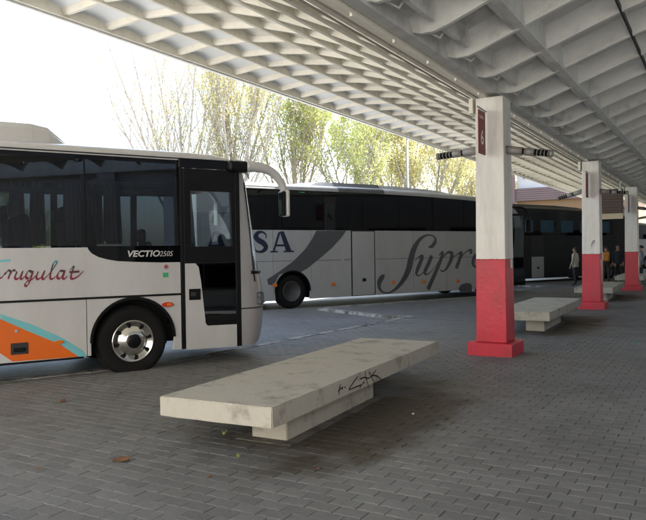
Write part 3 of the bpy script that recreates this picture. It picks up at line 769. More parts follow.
    panel('green_sticker', [(.42, 1.285), (.50, 1.285), (.50, 1.35), (.42, 1.35)], 'green', -1, 0, .003, bev=0)
    for tx, sz, s0, sh in (('VECTIO', .118, -.085, .22), ('250S', .105, .375, .22)):
        me = text_mesh(tx, sz, sh, .0035 if tx == 'VECTIO' else 0, sx=1.12 if tx == 'VECTIO' else .92)
        for v in me.vertices: v.co = (s0 + v.co.x, -hw - .0045, 1.583 + Zs + v.co.y)
        link('lettering', me, 'white', root)
    # handwritten name: strokes in zoomed-photo units -> side plane
    q = MB()
    def sc(p):
        u, v = p[0] / 4.97, 240 + p[1] / 4.97; return onplane(u, v, p0, phi)
    strokes = [
        [(-92, 205), (-70, 120), (-52, 100)], [(-95, 118), (-60, 102), (-25, 105), (-8, 125), (-30, 150), (-55, 152)], [(-55, 152), (-22, 158), (-5, 180), (-30, 203), (-80, 205)], [(-12, 190), (8, 186), (28, 160)],
        [(25, 172), (40, 152), (52, 158), (44, 180), (40, 194)], [(46, 176), (62, 152), (76, 152)],
        [(84, 156), (74, 184), (82, 194), (98, 184), (112, 156), (103, 186), (108, 194), (122, 182)],
        [(160, 160), (142, 154), (128, 178), (138, 192), (154, 176), (164, 154), (150, 200), (134, 228), (124, 222), (134, 206), (160, 194), (180, 176)],
        [(190, 156), (180, 184), (188, 194), (204, 184), (220, 154), (210, 186), (216, 194), (232, 180)],
        [(232, 182), (258, 150), (280, 116), (276, 106), (264, 118), (250, 170), (250, 190), (262, 192), (276, 180)],
        [(318, 156), (298, 154), (284, 176), (290, 192), (306, 182), (322, 152), (312, 184), (318, 193), (334, 180)],
        [(346, 152), (366, 130), (352, 180), (360, 193), (384, 182), (402, 166), (414, 152)], [(344, 160), (394, 156)]]
    for i, st in enumerate(strokes):
        ribbon(q, [sc(p) for p in st], fR, .0025 + .0004 * i, .008, .034, 6, pen=.9)
    q.build('script_lettering', 'script', root)
    q = MB(); ribbon(q, [sc((-40, 112)), sc((10, 104)), sc((52, 102))], fR, .0022, .03, n=4); q.build('teal_flourish', 'teal', root)
    # door on the kerb side
    dr = empty('door'); dr.parent = root
    def dp(name, poly, m, d0=-.04, d1=.0, bev=.004): return MB().prism(poly, fR, d0, d1).build(name, m, dr, bevel=bev)
    dp('door_frame', [(.69, .25), (.745, .25), (.745, 2.84), (.69, 2.84)], 'black', -.05, .004)
    dp('door_frame', [(1.545, .22), (1.62, .22), (1.615, 2.84), (1.545, 2.84)], 'black', -.05, .004)
    dp('door_frame', [(.745, 2.52), (1.545, 2.52), (1.545, 2.84), (.745, 2.84)], 'black', -.05, .002)
    dp('door_frame', [(.745, 1.475), (1.545, 1.475), (1.545, 1.715), (.745, 1.715)], 'black', -.05, .002)
    dp('door_frame', [(.745, 1.715), (.845, 1.715), (.845, 2.52), (.745, 2.52)], 'black', -.05, .001)
    dp('door_frame', [(1.485, 1.715), (1.545, 1.715), (1.545, 2.52), (1.465, 2.52)], 'black', -.05, .001)
    dp('door_glass', [(.845, 1.715), (1.485, 1.715), (1.465, 2.52), (.845, 2.52)], 'dglass', -.022, -.016, 0)
    dp('door_panel', [(.747, .235), (1.543, .215), (1.543, .55), (1.08, .56), (1.05, .60), (.99, 1.20), (.955, 1.42), (.905, 1.473), (.747, 1.473)], 'white', -.04, .0)
    dp('lower_glass', [(1.08, .56), (1.543, .55), (1.543, 1.473), (.905, 1.473), (.955, 1.42), (.99, 1.20), (1.05, .60)], 'glass', -.022, -.016, 0)
    dp('lower_glass_edge', [(1.08, .56), (1.543, .55), (1.543, .60), (1.085, .61)], 'black', -.03, -.002)
    dp('door_latch', [(.80, .945), (.975, .945), (.975, 1.105), (.80, 1.105)], 'black', 0, .010)
    dp('latch_handle', [(.825, 1.0), (.90, 1.0), (.90, 1.06), (.825, 1.06)], 'seam', .010, .022)
    box('step_edge', (.98, -hw + .14, .99 + Zs), (1.53, -hw + .18, 1.03 + Zs), 'cream', root)
    box('step', (.76, -hw + .14, .30 + Zs), (1.53, -hw + .9, .58 + Zs), 'cabin', root)
    MB().tube([(1.42, -hw + .12, .60 + Zs), (1.42, -hw + .12, 1.7 + Zs)], .016, 8).build('grab_rail', 'steel', root, True)
    MB().tube([(1.02, -hw + .12, 1.10 + Zs), (1.22, -hw + .25, 1.42 + Zs)], .016, 8).build('grab_rail', 'steel', root, True)
    # roof
    prof = [(-hw + .055, 2.955), (-hw + .045, 2.99), (-hw + .055, 3.03), (-hw + .10, 3.065), (-hw + .22, 3.10), (-.55, 3.135), (0, 3.15)]
    prof = prof + [(-y, z) for y, z in prof[:-1][::-1]]
    st = [(rear, 0, 1), (-2, 0, 1), (.9, 0, 1), (1.25, -.012, 1), (1.5, -.045, .995), (1.66, -.09, .985), (1.78, -.16, .965), (1.84, -.23, .94)]
    MB().grid([[(s, y * k, max(z + dzz, 2.70) + Zs) for y, z in prof] for s, dzz, k in st]).build('roof', 'white', root, True)
    # roof air-conditioning box
    pod = [(-4.3, .60, 3.12), (-4.1, .66, 3.35), (-3.8, .68, 3.39), (-1.20, .68, 3.395), (-.98, .66, 3.36), (-.70, .58, 3.15)]
    rows = []
    for s, wy, z in pod:
        rows.append([(s, -wy - .10, 3.10 + Zs), (s, -wy - .06, z - .08 + Zs if z > 3.2 else 3.11 + Zs), (s, -wy + .02, z + Zs), (s, 0, z + .02 + Zs), (s, wy - .02, z + Zs), (s, wy + .06, z - .08 + Zs if z > 3.2 else 3.11 + Zs), (s, wy + .10, 3.10 + Zs)])
    MB().grid(rows).build('roof_unit', 'white', root, False)
    # nose
    lv = [(.22, 2.06, 1.62), (.26, 2.13, 1.62), (.40, 2.19, 1.62), (.60, 2.225, 1.62), (.78, 2.235, 1.62), (1.0, 2.23, 1.62), (1.18, 2.19, 1.62), (1.32, 2.15, 1.62), (1.50, 2.11, 1.62), (1.9, 2.045, 1.615), (2.3, 1.975, 1.61), (2.68, 1.90, 1.60), (2.80, 1.86, 1.58), (2.90, 1.80, 1.54)]
    nexp = 2.9; NT = 33
    def ring(z, Fz, Ez):
        hwz = hw - (0 if z < 1.7 else .06 * (z - 1.7) / 1.2); out = []
        for t in np.linspace(-1, 1, NT):
            a = (1 - abs(t)) * PI / 2; y = hwz * math.copysign(math.cos(a) ** (2 / nexp) if abs(t) > 0 else 0, t) if abs(t) > 1e-9 else 0
            xx = Ez + (Fz - Ez) * (max(0, 1 - abs(y / hwz) ** nexp)) ** (1 / nexp); out.append((xx, y, z + Zs))
        return out
    rings = [ring(*q_) for q_ in lv]
    def piece(name, i0, i1, j0, j1, m, grow=0):
        rows = []
        for r_ in rings[i0:i1 + 1]: rows.append([(x + grow, y * (1 + grow * .8), z) for x, y, z in r_[j0:j1 + 1]])
        return MB().grid(rows).build(name, m, root, True)
    piece('bumper', 0, 4, 0, NT - 1, 'silver'); piece('nose_panel', 4, 7, 0, NT - 1, 'silver')
    piece('windscreen', 7, 11, 3, NT - 4, 'dglass'); piece('windscreen_pillar', 7, 11, 0, 3, 'silver'); piece('windscreen_pillar', 7, 11, NT - 4, NT - 1, 'silver')
    piece('front_header', 11, 13, 0, NT - 1, 'silver')
    MB().tube([(x + .004, y * 1.003, z) for x, y, z in rings[4]], .009, 6).build('bumper_seam', 'seam', root)
    MB().tube([(x + .006, y * 1.004, z) for x, y, z in rings[7]][2:-2], .03, 6).build('wiper_cowl', 'black', root, True)
    MB().tube([(x + .002, y * 1.002, z) for x, y, z in [r_[3] for r_ in rings[6:12]]], .012, 6).build('screen_seal', 'black', root, True)
    for t_ in (5, NT - 6):
        x, y, z = rings[4][t_]; MB().box((x - .09, y - .13, .82 + Zs), (x + .012, y + .13, 1.02 + Zs)).build('headlight', 'dglass', root, bevel=.03)
    # mirror arm
    sgy = -hw - .02
    MB().box((1.42, sgy - .07, 2.82 + Zs), (1.75, sgy + .12, 2.985 + Zs)).build('mirror_mount', 'black', root, bevel=.04)
    ar = catmull([(1.72, sgy - .02, 2.905 + Zs), (1.95, sgy - .05, 2.90 + Zs), (2.14, sgy - .08, 2.82 + Zs), (2.27, sgy - .10, 2.66 + Zs), (2.315, sgy - .10, 2.50 + Zs)], 5)
    mo = MB().tube(ar, [.085 - .035 * i / (len(ar) - 1) for i in range(len(ar))], 12).build('mirror_arm', 'white', root, True)
    MB().box((2.245, sgy - .18, 2.17 + Zs), (2.305, sgy - .02, 2.55 + Zs)).build('mirror_glass', 'blackglass', root, bevel=.02)
    MB().box((2.307, sgy - .19, 2.16 + Zs), (2.37, sgy - .01, 2.57 + Zs)).build('mirror_shell', 'white', root, bevel=.025)
    # the offside mirror
    MB().tube(catmull([(1.72, hw, 2.9 + Zs), (2.0, hw + .05, 2.88 + Zs), (2.25, hw + .08, 2.66 + Zs), (2.3, hw + .08, 2.5 + Zs)], 4), .055, 10).build('mirror_arm', 'white', root, True)
    MB().box((2.25, hw, 2.13 + Zs), (2.35, hw + .18, 2.55 + Zs)).build('mirror_shell', 'white', root, bevel=.025)
    # inside
    box('floor', (rear + .05, -hw + .46, .95 + Zs), (.70, hw - .46, 1.03 + Zs), 'cabin', root)
    box('floor', (.70, -hw + .95, .55 + Zs), (1.9, hw - .06, .62 + Zs), 'cabin', root)
    box('underframe', (rear + .2, -.7, .32 + Zs), (1.7, .7, .54 + Zs), 'well', root); box('underbody_light_block', (-3.70, -hw + .06, .235 + Zs), (-.66, hw - .06, .94 + Zs), 'well', root); box('axle_beam', (-.12, -hw + .3, .30 + Zs), (.12, hw - .3, .55 + Zs), 'well', root)  # full-width box below the floor is added to block light from the far side
    box('rear_wall', (rear, -hw, .35 + Zs), (rear + .06, hw, 2.97 + Zs), 'white', root)
    box('ceiling_lining', (rear + .07, -hw + .2, 2.86 + Zs), (1.3, hw - .2, 2.90 + Zs), 'cabin', root)
    box('luggage_rack', (rear + .07, -hw + .12, 2.60 + Zs), (.6, -hw + .42, 2.68 + Zs), 'cabin', root); box('luggage_rack', (rear + .07, hw - .42, 2.60 + Zs), (.6, hw - .12, 2.68 + Zs), 'cabin', root)
    box('dashboard', (1.55, -.85, .65 + Zs), (2.0, hw - .12, 1.42 + Zs), 'cabin', root, .05)
    t_ = MB(); t_.tube([(1.42 + .2 * .35 * math.cos(a), .55 + .2 * math.sin(a), 1.62 + .19 * math.cos(a) + Zs) for a in np.linspace(0, 2 * PI, 20)], .014, 6); t_.tube([(1.42, .55, 1.62 + Zs), (1.60, .55, 1.40 + Zs)], .03, 6); t_.build('steering_wheel', 'black', root, True)
    sm = MB().box((-.22, -.21, 0), (.22, .21, .14)); sm.v = [(x, y, z) for x, y, z in sm.v]
    k_ = len(sm.v); sm.box((-.28, -.21, .10), (-.16, .21, .78)); sm.v = [(x - (.10 * (z - .1) if i >= k_ else 0), y, z) for i, (x, y, z) in enumerate(sm.v)]
    sm.box((-.40, -.13, .76), (-.29, .13, .98))
    sme = sm.mesh('seat'); sme.materials.append(M_['seat'])
    def seat(x, y, z):
        so_ = bpy.data.objects.new('seat', sme); COL.objects.link(so_); so_.parent = root; so_.location = (x, y, z)
        md = so_.modifiers.new('b', 'BEVEL'); md.width = .05; md.segments = 2
    for i in range(8):
        for y in (-.93, -.48, .48, .93): seat(-6.0 + i * .82, y * .98, 1.38 + Zs)
    seat(1.0, .60, 1.05 + Zs)
    for sd_ in (-1, 1):
        for a in ((-4.3, -2.9, -2.32, -.88, -.36) if sd_ < 0 else (-4.4, -3.9, -3.6, -3.1, -2.45, -1.95, -1.3, -1.0, -.5, -.1, .2)):
            ys = sd_ * (hw - .13); g_ = [[(a + .26 * k / 8, ys + (.025 if k % 2 else 0), 1.80 + Zs), (a + .03 + .20 * k / 8, ys + (.025 if k % 2 else 0) - sd_ * .05, 2.80 + Zs)] for k in range(9)]
            MB().grid(g_).build('curtain', 'curtain', root)
    return root
BP, BPHI = (-7.027, 6.77), R(28)
bus1 = midibus(BP, BPHI)
tag(bus1, 'white and orange midibus with chrome hubcaps, parked nose-in at the left', 'bus')

def coach(p0, phi, name_label, paint, detail=True, winc=None, door_open=True):
    hw = 1.275; left = Vector((-math.cos(phi), math.sin(phi))); o0 = Vector(p0) + left * hw
    root = empty('parked_coach', (o0.x, o0.y, ROADZ), PI / 2 - phi); Zs = -ROADZ
    def fR(s, z, d): return (s, -hw - d, z + Zs)
    def fL(s, z, d): return (s, hw + d, z + Zs)
    def panel(name, poly, m, side=-1, d0=-.04, d1=0, par=None, bev=.004): return MB().prism(poly, fR if side < 0 else fL, d0, d1).build(name, m, par or root, bevel=bev)
    rear, F0 = -3.05, 9.85; FA = 8.40; wz, wr = .45, .52; SK, BELT, MID = .20, 2.29, 1.36
    roofz = lambda s: 3.55 if s < 3 else 3.55 - .20 * ((s - 3) / 7.0) ** 1.8
    arch = lambda c, r, n=18: [(c + r * math.cos(t), wz + r * math.sin(t)) for t in np.linspace(PI, 0, n)]
    for sd_ in (-1, 1):
        segs = [(rear, -.67), (.67, 2.17), (2.19, 3.12), (3.14, 4.75), (4.765, 6.28), (6.295, 7.725)]
        for a, b_ in segs:
            if (a, b_) == (2.19, 3.12):
                if sd_ < 0:
                    dd = panel('mid_door', [(a + .03, SK + .02), (b_ - .03, SK + .02), (b_ - .03, BELT - .03 if detail else 1.25), (a + .03, BELT - .03 if detail else 1.25)], paint if detail else 'grey1', sd_, -.04, .012)
                    panel('door_gasket', [(a, SK), (b_, SK), (b_, BELT), (a, BELT)], 'seam', sd_, -.04, .002)
                    MB().prism([(2.60, .66), (2.74, .66), (2.74, .76), (2.60, .76)], fR, .012, .02).build('handle', 'black', dd)
                else: panel('side_panel', [(a, SK), (b_, SK), (b_, BELT), (a, BELT)], paint, sd_)
                continue
            panel('luggage_door', [(a, SK), (b_, SK), (b_, MID), (a, MID)], paint, sd_)
            panel('belt_panel', [(a, MID + .012), (b_, MID + .012), (b_, BELT), (a, BELT)], paint, sd_)
        for c in (0, FA):
            aw = [(c - .66, SK), (c - .60, SK)] + [q for q in arch(c, .62) if q[1] > SK + .05] + [(c + .60, SK), (c + .66, SK), (c + .66, MID), (c - .66, MID)]
            panel('wheel_arch_panel', aw, paint, sd_)
            panel('belt_panel', [(c - .66, MID + .012), (c + .66, MID + .012), (c + .66, BELT), (c - .66, BELT)], paint, sd_)
            A1_ = [t for t in arch(c, .60, 22) if t[1] > .25]; A2_ = [t for t in arch(c, .635, 22) if t[1] > .25]; m_ = min(len(A1_), len(A2_))
            panel('arch_trim', A1_[:m_] + A2_[:m_][::-1], 'black', sd_, -.03, .012, bev=0)
            box('wheel_well', (c - .66, (-hw + .45 if sd_ < 0 else hw - .48), .25 + Zs), (c + .66, (-hw + .48 if sd_ < 0 else hw - .45), 1.3 + Zs), 'well', root)
            wv = wheel(root, (0, 0, 0), wr, False); wv.location = (c, sd_ * (hw - .06), wr); wv.rotation_euler = (0, 0, 0 if sd_ < 0 else PI)
        panel('seam_strip', [(rear, MID), (9.05, MID), (9.05, MID + .012), (rear, MID + .012)], 'seam', sd_, -.04, -.006, bev=0)
        # windows
        edges = [-1.85, -.35, 1.15, 2.65, 4.15, 5.65, 7.15, 8.65] if detail else [-2.9, -.35, 1.15, 2.65, 4.15, 5.65, 7.15, 8.65]
        for a, b_ in zip(edges[:-1], edges[1:]):
            panel('window_pane', [(a + .006, BELT + .004), (b_ - .006, BELT + .004), (b_ - .006, roofz(b_) - .06), (a + .006, roofz(a) - .06)], 'blackglass', sd_, -.03, -.004, bev=.003)
            if winc:
                panel('window_curtain', [(a + .25, BELT + .15), (b_ - .3, BELT + .15), (b_ - .3, BELT + .75), (a + .25, BELT + .75)], winc, sd_, -.004, -.0015, bev=0)
        if detail:
            panel('rear_quarter', [(rear, BELT + .006), (-1.86, BELT + .006), (-1.86, roofz(-2) - .06), (rear, roofz(-2) - .06)], paint, sd_)
            lf = [(-2.05, 2.98), (-2.15, 2.80), (-2.30, 2.62), (-2.5, 2.50), (-2.62, 2.46), (-2.60, 2.62), (-2.5, 2.80), (-2.32, 2.93)]
            panel('leaf_emblem', lf, 'grey2', sd_, 0, .002, bev=0)
        panel('cornice', [(rear, roofz(-2) - .054), (3, roofz(3) - .054), (5, roofz(5) - .054), (7, roofz(7) - .054), (9.0, roofz(9) - .054), (9.0, roofz(9) + .03), (7, roofz(7) + .03), (5, roofz(5) + .03), (3, roofz(3) + .03), (rear, roofz(-2) + .03)], 'black' if not detail else paint, sd_, -.1, -.008)
        # front quarter: dark side window above, painted door panel below
        panel('front_side_glass', [(8.665, BELT - .45), (9.86, BELT - .62), (9.80, roofz(9.8) - .10), (8.665, roofz(8.7) - .06)], 'blackglass', sd_, -.03, -.004)
        panel('front_side_panel', [(9.075, SK), (9.85, SK), (9.85, BELT - .64), (9.075, BELT - .51)], paint, sd_)
    # roof
    prof = [(-hw + .0, -.05), (-hw + .015, .03), (-hw + .07, .09), (-hw + .25, .145), (-.6, .18), (0, .19)]; prof = prof + [(-y, z) for y, z in prof[:-1][::-1]]
    rows = [[(s, y, roofz(s) + z + Zs) for y, z in prof] for s in (rear, -1, 1, 3, 4, 5, 6, 7, 8, 8.8)] + [[(s, y * k, roofz(s) + z * kk - dz_ + Zs) for y, z in prof] for s, k, kk, dz_ in ((9.3, .995, .9, .02), (9.75, .98, .8, .07), (10.05, .95, .6, .16))]
    MB().grid(rows).build('roof', paint, root, True)
    rows = []
    for s, wy, z in ((.55, .80, .16), (.75, .86, .235), (1.2, .90, .27), (4.4, .90, .27), (6.2, .88, .24), (7.4, .80, .15)):
        rows.append([(s, -wy - .16, roofz(s) + .12 + Zs), (s, -wy - .02, roofz(s) + z + Zs), (s, 0, roofz(s) + z + .03 + Zs), (s, wy + .02, roofz(s) + z + Zs), (s, wy + .16, roofz(s) + .12 + Zs)])
    MB().grid(rows).build('roof_unit', paint, root, False)
    # nose
    lv = [(.20, 10.20, F0), (.30, 10.30, F0), (.7, 10.38, F0), (1.1, 10.38, F0), (1.45, 10.34, F0), (1.6, 10.32, F0), (2.2, 10.24, F0 - .01), (2.8, 10.13, F0 - .03), (3.15, 10.02, F0 - .06), (3.30, 9.93, F0 - .10)]
    nexp = 2.9; NT = 29
    rings = []
    for z, Fz, Ez in lv:
        out = []
        for t in np.linspace(-1, 1, NT):
            a = (1 - abs(t)) * PI / 2; y = hw * math.copysign(math.cos(a) ** (2 / nexp), t) if abs(t) > 1e-9 else 0
            out.append((Ez + (Fz - Ez) * max(0, 1 - abs(y / hw) ** nexp) ** (1 / nexp), y, z + Zs))
        rings.append(out)
    MB().grid([r_ for r_ in rings[:5]]).build('bumper', paint, root, True)
    MB().grid([r_[2:-2] for r_ in rings[4:9]]).build('windscreen', 'blackglass', root, True)
    MB().grid([r_[:3] for r_ in rings[4:9]]).build('windscreen_pillar', paint if detail else 'black', root, True); MB().grid([r_[-3:] for r_ in rings[4:9]]).build('windscreen_pillar', paint, root, True)
    MB().grid([r_ for r_ in rings[8:]]).build('front_header', paint if not detail else 'black', root, True)
    box('rear_wall', (rear, -hw + .01, SK + .15 + Zs), (rear + .05, hw - .01, 3.56 + Zs), paint, root)
    box('inner_body', (rear + .06, -hw + .5, .55 + Zs), (9.6, hw - .5, 3.3 + Zs), 'well', root)
    box('underframe', (rear + .5, -.8, .36 + Zs), (9.6, .8, .54 + Zs), 'well', root); box('underbody_light_block', (.72, -hw + .06, .22 + Zs), (6.22, hw - .06, .50 + Zs), 'well', root)  # wide box between the axles is added to block light under the coach
    # mirror
    ar = catmull([(9.85, -hw + .05, 3.22 + Zs), (10.2, -hw - .08, 3.20 + Zs), (10.45, -hw - .12, 3.0 + Zs), (10.5, -hw - .12, 2.75 + Zs)], 4)
    MB().tube(ar, .05, 8).build('mirror_arm', 'black', root, True); MB().box((10.43, -hw - .22, 2.28 + Zs), (10.53, -hw - .02, 2.78 + Zs)).build('mirror_shell', 'black', root, bevel=.03)
    if door_open:
        dr = empty('door'); dr.parent = root; dr.location = (9.02, -hw - .10, 0); dr.rotation_euler = (0, 0, R(-32))
        q = lambda nm, a, b_, m: box(nm, a, b_, m, dr, .008)
        q('door_frame', (0, -.03, .28 + Zs), (.05, .03, 2.95 + Zs), 'black'); q('door_frame', (.80, -.03, .28 + Zs), (.85, .03, 2.95 + Zs), 'black')
        q('door_frame', (.05, -.03, .28 + Zs), (.80, .03, .36 + Zs), 'black'); q('door_frame', (.05, -.03, 2.87 + Zs), (.80, .03, 2.95 + Zs), 'black'); q('door_frame', (.05, -.03, 1.28 + Zs), (.80, .03, 1.34 + Zs), 'black')
        q('door_glass', (.05, -.008, 1.34 + Zs), (.80, .008, 2.87 + Zs), 'dglass'); q('door_glass', (.05, -.008, .36 + Zs), (.80, .008, 1.28 + Zs), 'glass')
        MB().tube([(.12, -.06, .8 + Zs), (.12, -.06, 1.7 + Zs)], .014, 6).build('grab_rail', 'steel', dr, True)
    return root, fR
CP, CPHI = (-11.2, 17.2), R(26)
c2, fR2 = coach(CP, CPHI, '', 'grey1')
tag(c2, 'grey long-distance coach with dark sweeping script along its side', 'coach', 'coaches at the stands')
def cz(p, zx, zy, k):      # zoomed pixel -> coach side
    return onplane(zx + p[0] / k, zy + p[1] / k, CP, CPHI)
# big script word
q = MB()
def ss(pts): return [(*cz(p[:2], 370, 225, 5.873), p[2] / 5.873 * .033) for p in pts]
S_ = [[(342, 128, 6), (362, 126, 22), (380, 104, 26), (384, 82, 16), (364, 62, 9), (328, 62, 12), (290, 88, 24), (258, 140, 38), (240, 200, 44), (226, 260, 42), (196, 322, 32), (152, 374, 20), (108, 398, 11), (72, 392, 12), (54, 366, 22), (56, 332, 34), (72, 306, 30), (86, 292, 6)],
      [(262, 214, 4), (284, 190, 8), (306, 184, 24), (298, 214, 28), (278, 262, 26), (272, 288, 16), (290, 296, 8), (318, 270, 5), (350, 210, 6)], [(362, 180, 26), (346, 220, 28), (324, 268, 26), (322, 286, 16), (340, 288, 8), (372, 258, 4), (398, 220, 4)],
      [(404, 178, 6), (426, 160, 18), (418, 196, 26), (388, 270, 28), (340, 378, 30)], [(402, 238, 4), (428, 190, 8), (456, 162, 14), (480, 168, 26), (474, 206, 28), (448, 256, 16), (424, 272, 10), (412, 262, 8)],
      [(486, 190, 4), (514, 172, 8), (536, 164, 24), (526, 200, 26), (506, 254, 28)], [(518, 222, 4), (548, 174, 6), (576, 150, 10), (592, 150, 22), (590, 170, 22)],
      [(668, 172, 8), (640, 162, 16), (612, 190, 28), (604, 226, 26), (620, 246, 10), (652, 214, 6), (684, 166, 8)], [(690, 164, 24), (672, 210, 28), (664, 240, 20), (680, 250, 8), (720, 214, 4)]]
for i, st in enumerate(S_): ribbon(q, ss(st), fR2, .0025 + .0008 * i, 0, n=7)
q.build('script_lettering', 'grey2', c2)
q = MB(); 
dots = [cz(p, 370, 225, 5.873) for p in [(528, 392), (520, 372), (535, 350), (566, 340), (592, 344), (600, 362), (598, 392)]]
q.prism(dots, fR2, 0, .002).build('script_swash', 'grey2', c2)
# sweeping dark band
bd = [cz(p, 240, 160, 3.25) for p in [(248, 230), (345, 230), (330, 252), (300, 285), (262, 318), (222, 350), (195, 366), (168, 360), (128, 372), (108, 408), (92, 405), (88, 388), (128, 362), (172, 330), (212, 290), (235, 255)]]
MB().prism(bd, fR2, 0, .0022).build('sweeping_band', 'grey2', c2)
rb = [onplane(u, v, CP, CPHI) for u, v in ((331, 184.8), (371, 186.5), (367.5, 190.5), (331, 189))]
# roof band
for a, b_ in ((1.72, 3.55),):
    prof = [(-1.275, -.05), (-1.26, .03), (-1.205, .09), (-1.03, .145)]
    MB().grid([[(s, y * 1.003 - .003, 3.55 + z + .004 + .07) for y, z in prof] for s in (a, a + .6, a + 1.2, b_)]).build('roof_band', 'grey2', c2, True)
    MB().grid([[(s, -.90 - .165, 3.55 + .118 + .075), (s, -.925, 3.55 + .275 + .073), (s, 0, 3.55 + .304 + .073)] for s in (a, b_)]).build('roof_band', 'grey2', c2)
# light curve at the front corner, small lamps, serif letters
fb = catmull([cz(p, 500, 180, 4.3375) for p in [(38, 112), (66, 130), (88, 170), (100, 230), (103, 300), (100, 410)]], 5); fb2 = catmull([cz(p, 500, 180, 4.3375) for p in [(62, 412), (60, 300), (66, 230), (60, 175), (48, 150), (36, 145)]], 5)
MB().prism(fb + fb2, fR2, -.002, .004).build('front_swoosh', 'silver', c2)
for p in ((74, 398), (175, 396), (285, 393)):
    s, z = cz(p, 370, 160, 3.25); MB().prism([(s - .07, z - .05), (s + .07, z - .05), (s + .07, z + .05), (s - .07, z + .05)], fR2, 0, .02).build('side_marker', 'amber', c2, bevel=.008)
for p in ((302, 403), (113, 407)):
    s, z = cz(p, 240, 160, 3.25); MB().prism([(s - .07, z - .05), (s + .07, z - .05), (s + .07, z + .05), (s - .07, z + .05)], fR2, 0, .02).build('side_marker', 'amber', c2, bevel=.008)
s, z = cz((334, 331), 240, 160, 3.25)
MB().prism([(s + .07 * math.cos(t), z + .13 * math.sin(t)) for t in np.linspace(0, 2 * PI, 17)[:-1]], fR2, 0, .014).build('fuel_cap', 'silver', c2, bevel=.006)
s, z = cz((202, 105), 240, 160, 3.25); MB().prism([(s - .09, z - .012), (s + .09, z - .012), (s + .09, z + .012), (s - .09, z + .012)], fR2, -.003, .002).build('window_sticker', 'green', c2)
zA0, zA1 = cz((135, 300), 240, 160, 3.25)[1], cz((135, 232), 240, 160, 3.25)[1]; hA = zA1 - zA0
def poly_on(name, pts, x0, sx_, m='navy'):
    MB().prism([(x0 + a * sx_, zA0 + b_ * hA) for a, b_ in pts], fR2, 0, .003).build(name, m, c2)
def letter_A(x0, wd):
    q_ = MB()
    def pr(pts, d): q_.prism([(x0 + a * wd, zA0 + b_ * hA) for a, b_ in pts], fR2, 0, d)
    pr([(.42, 1), (.60, 1), (.93, .06), (.68, .06)], .003); pr([(.36, .96), (.46, .96), (.19, .06), (.10, .06)], .0036); pr([(.24, .28), (.70, .28), (.68, .38), (.28, .38)], .0042)
    pr([(0, 0), (.32, 0), (.32, .07), (0, .07)], .0048); pr([(.58, 0), (1.04, 0), (1.04, .07), (.58, .07)], .0054); q_.build('letter', 'navy', c2)
xa0, xa1 = cz((98, 270), 240, 160, 3.25)[0], cz((172, 270), 240, 160, 3.25)[0]; letter_A(xa0, xa1 - xa0)
xs0, xs1 = cz((40, 270), 240, 160, 3.25)[0], cz((93, 270), 240, 160, 3.25)[0]; wS = xs1 - xs0
q = MB(); ribbon(q, [(xs0 + a * wS, zA0 + b_ * hA, c * .9) for a, b_, c in [(.86, .66, .03), (.82, .86, .05), (.60, .965, .07), (.34, .92, .12), (.22, .74, .17), (.38, .58, .18), (.66, .45, .18), (.82, .26, .17), (.68, .09, .12), (.42, .03, .07), (.18, .12, .05), (.10, .36, .03)]], fR2, .003, 0, n=7)
q.build('letter', 'navy', c2)
xl0 = xs0 - wS * 1.15
q = MB()
for pts, d in (([(.18, .03), (.42, .03), (.42, .97), (.18, .97)], .003), ([(.05, 0), (.85, 0), (.85, .09), (.05, .09)], .0036), ([(.05, .93), (.56, .93), (.56, 1), (.05, 1)], .0042), ([(.76, .08), (.90, .0), (.92, .32), (.86, .32)], .0048)): q.prism([(xl0 + a * wS, zA0 + b_ * hA) for a, b_ in pts], fR2, 0, d)
q.build('letter', 'navy', c2)
letter_A(xl0 - (xa1 - xa0) * 1.15, xa1 - xa0)

# the coaches further along
P3 = atdepth(541, 33.5); ph3 = R(27); q3 = (P3.x - math.sin(ph3) * 2.9, P3.y - math.cos(ph3) * 2.9)
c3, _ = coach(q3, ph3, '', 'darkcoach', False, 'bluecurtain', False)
tag(c3, 'dark coach in deep shade behind the waiting people', 'coach', 'coaches at the stands')
P4 = atdepth(646, 53); q4 = (P4.x - math.sin(ph3) * 8.2, P4.y - math.cos(ph3) * 8.2)
c4, _ = coach(q4, ph3, '', 'white', False, None, False)
tag(c4, 'white coach farthest along, its front showing past the third pillar', 'coach', 'coaches at the stands')

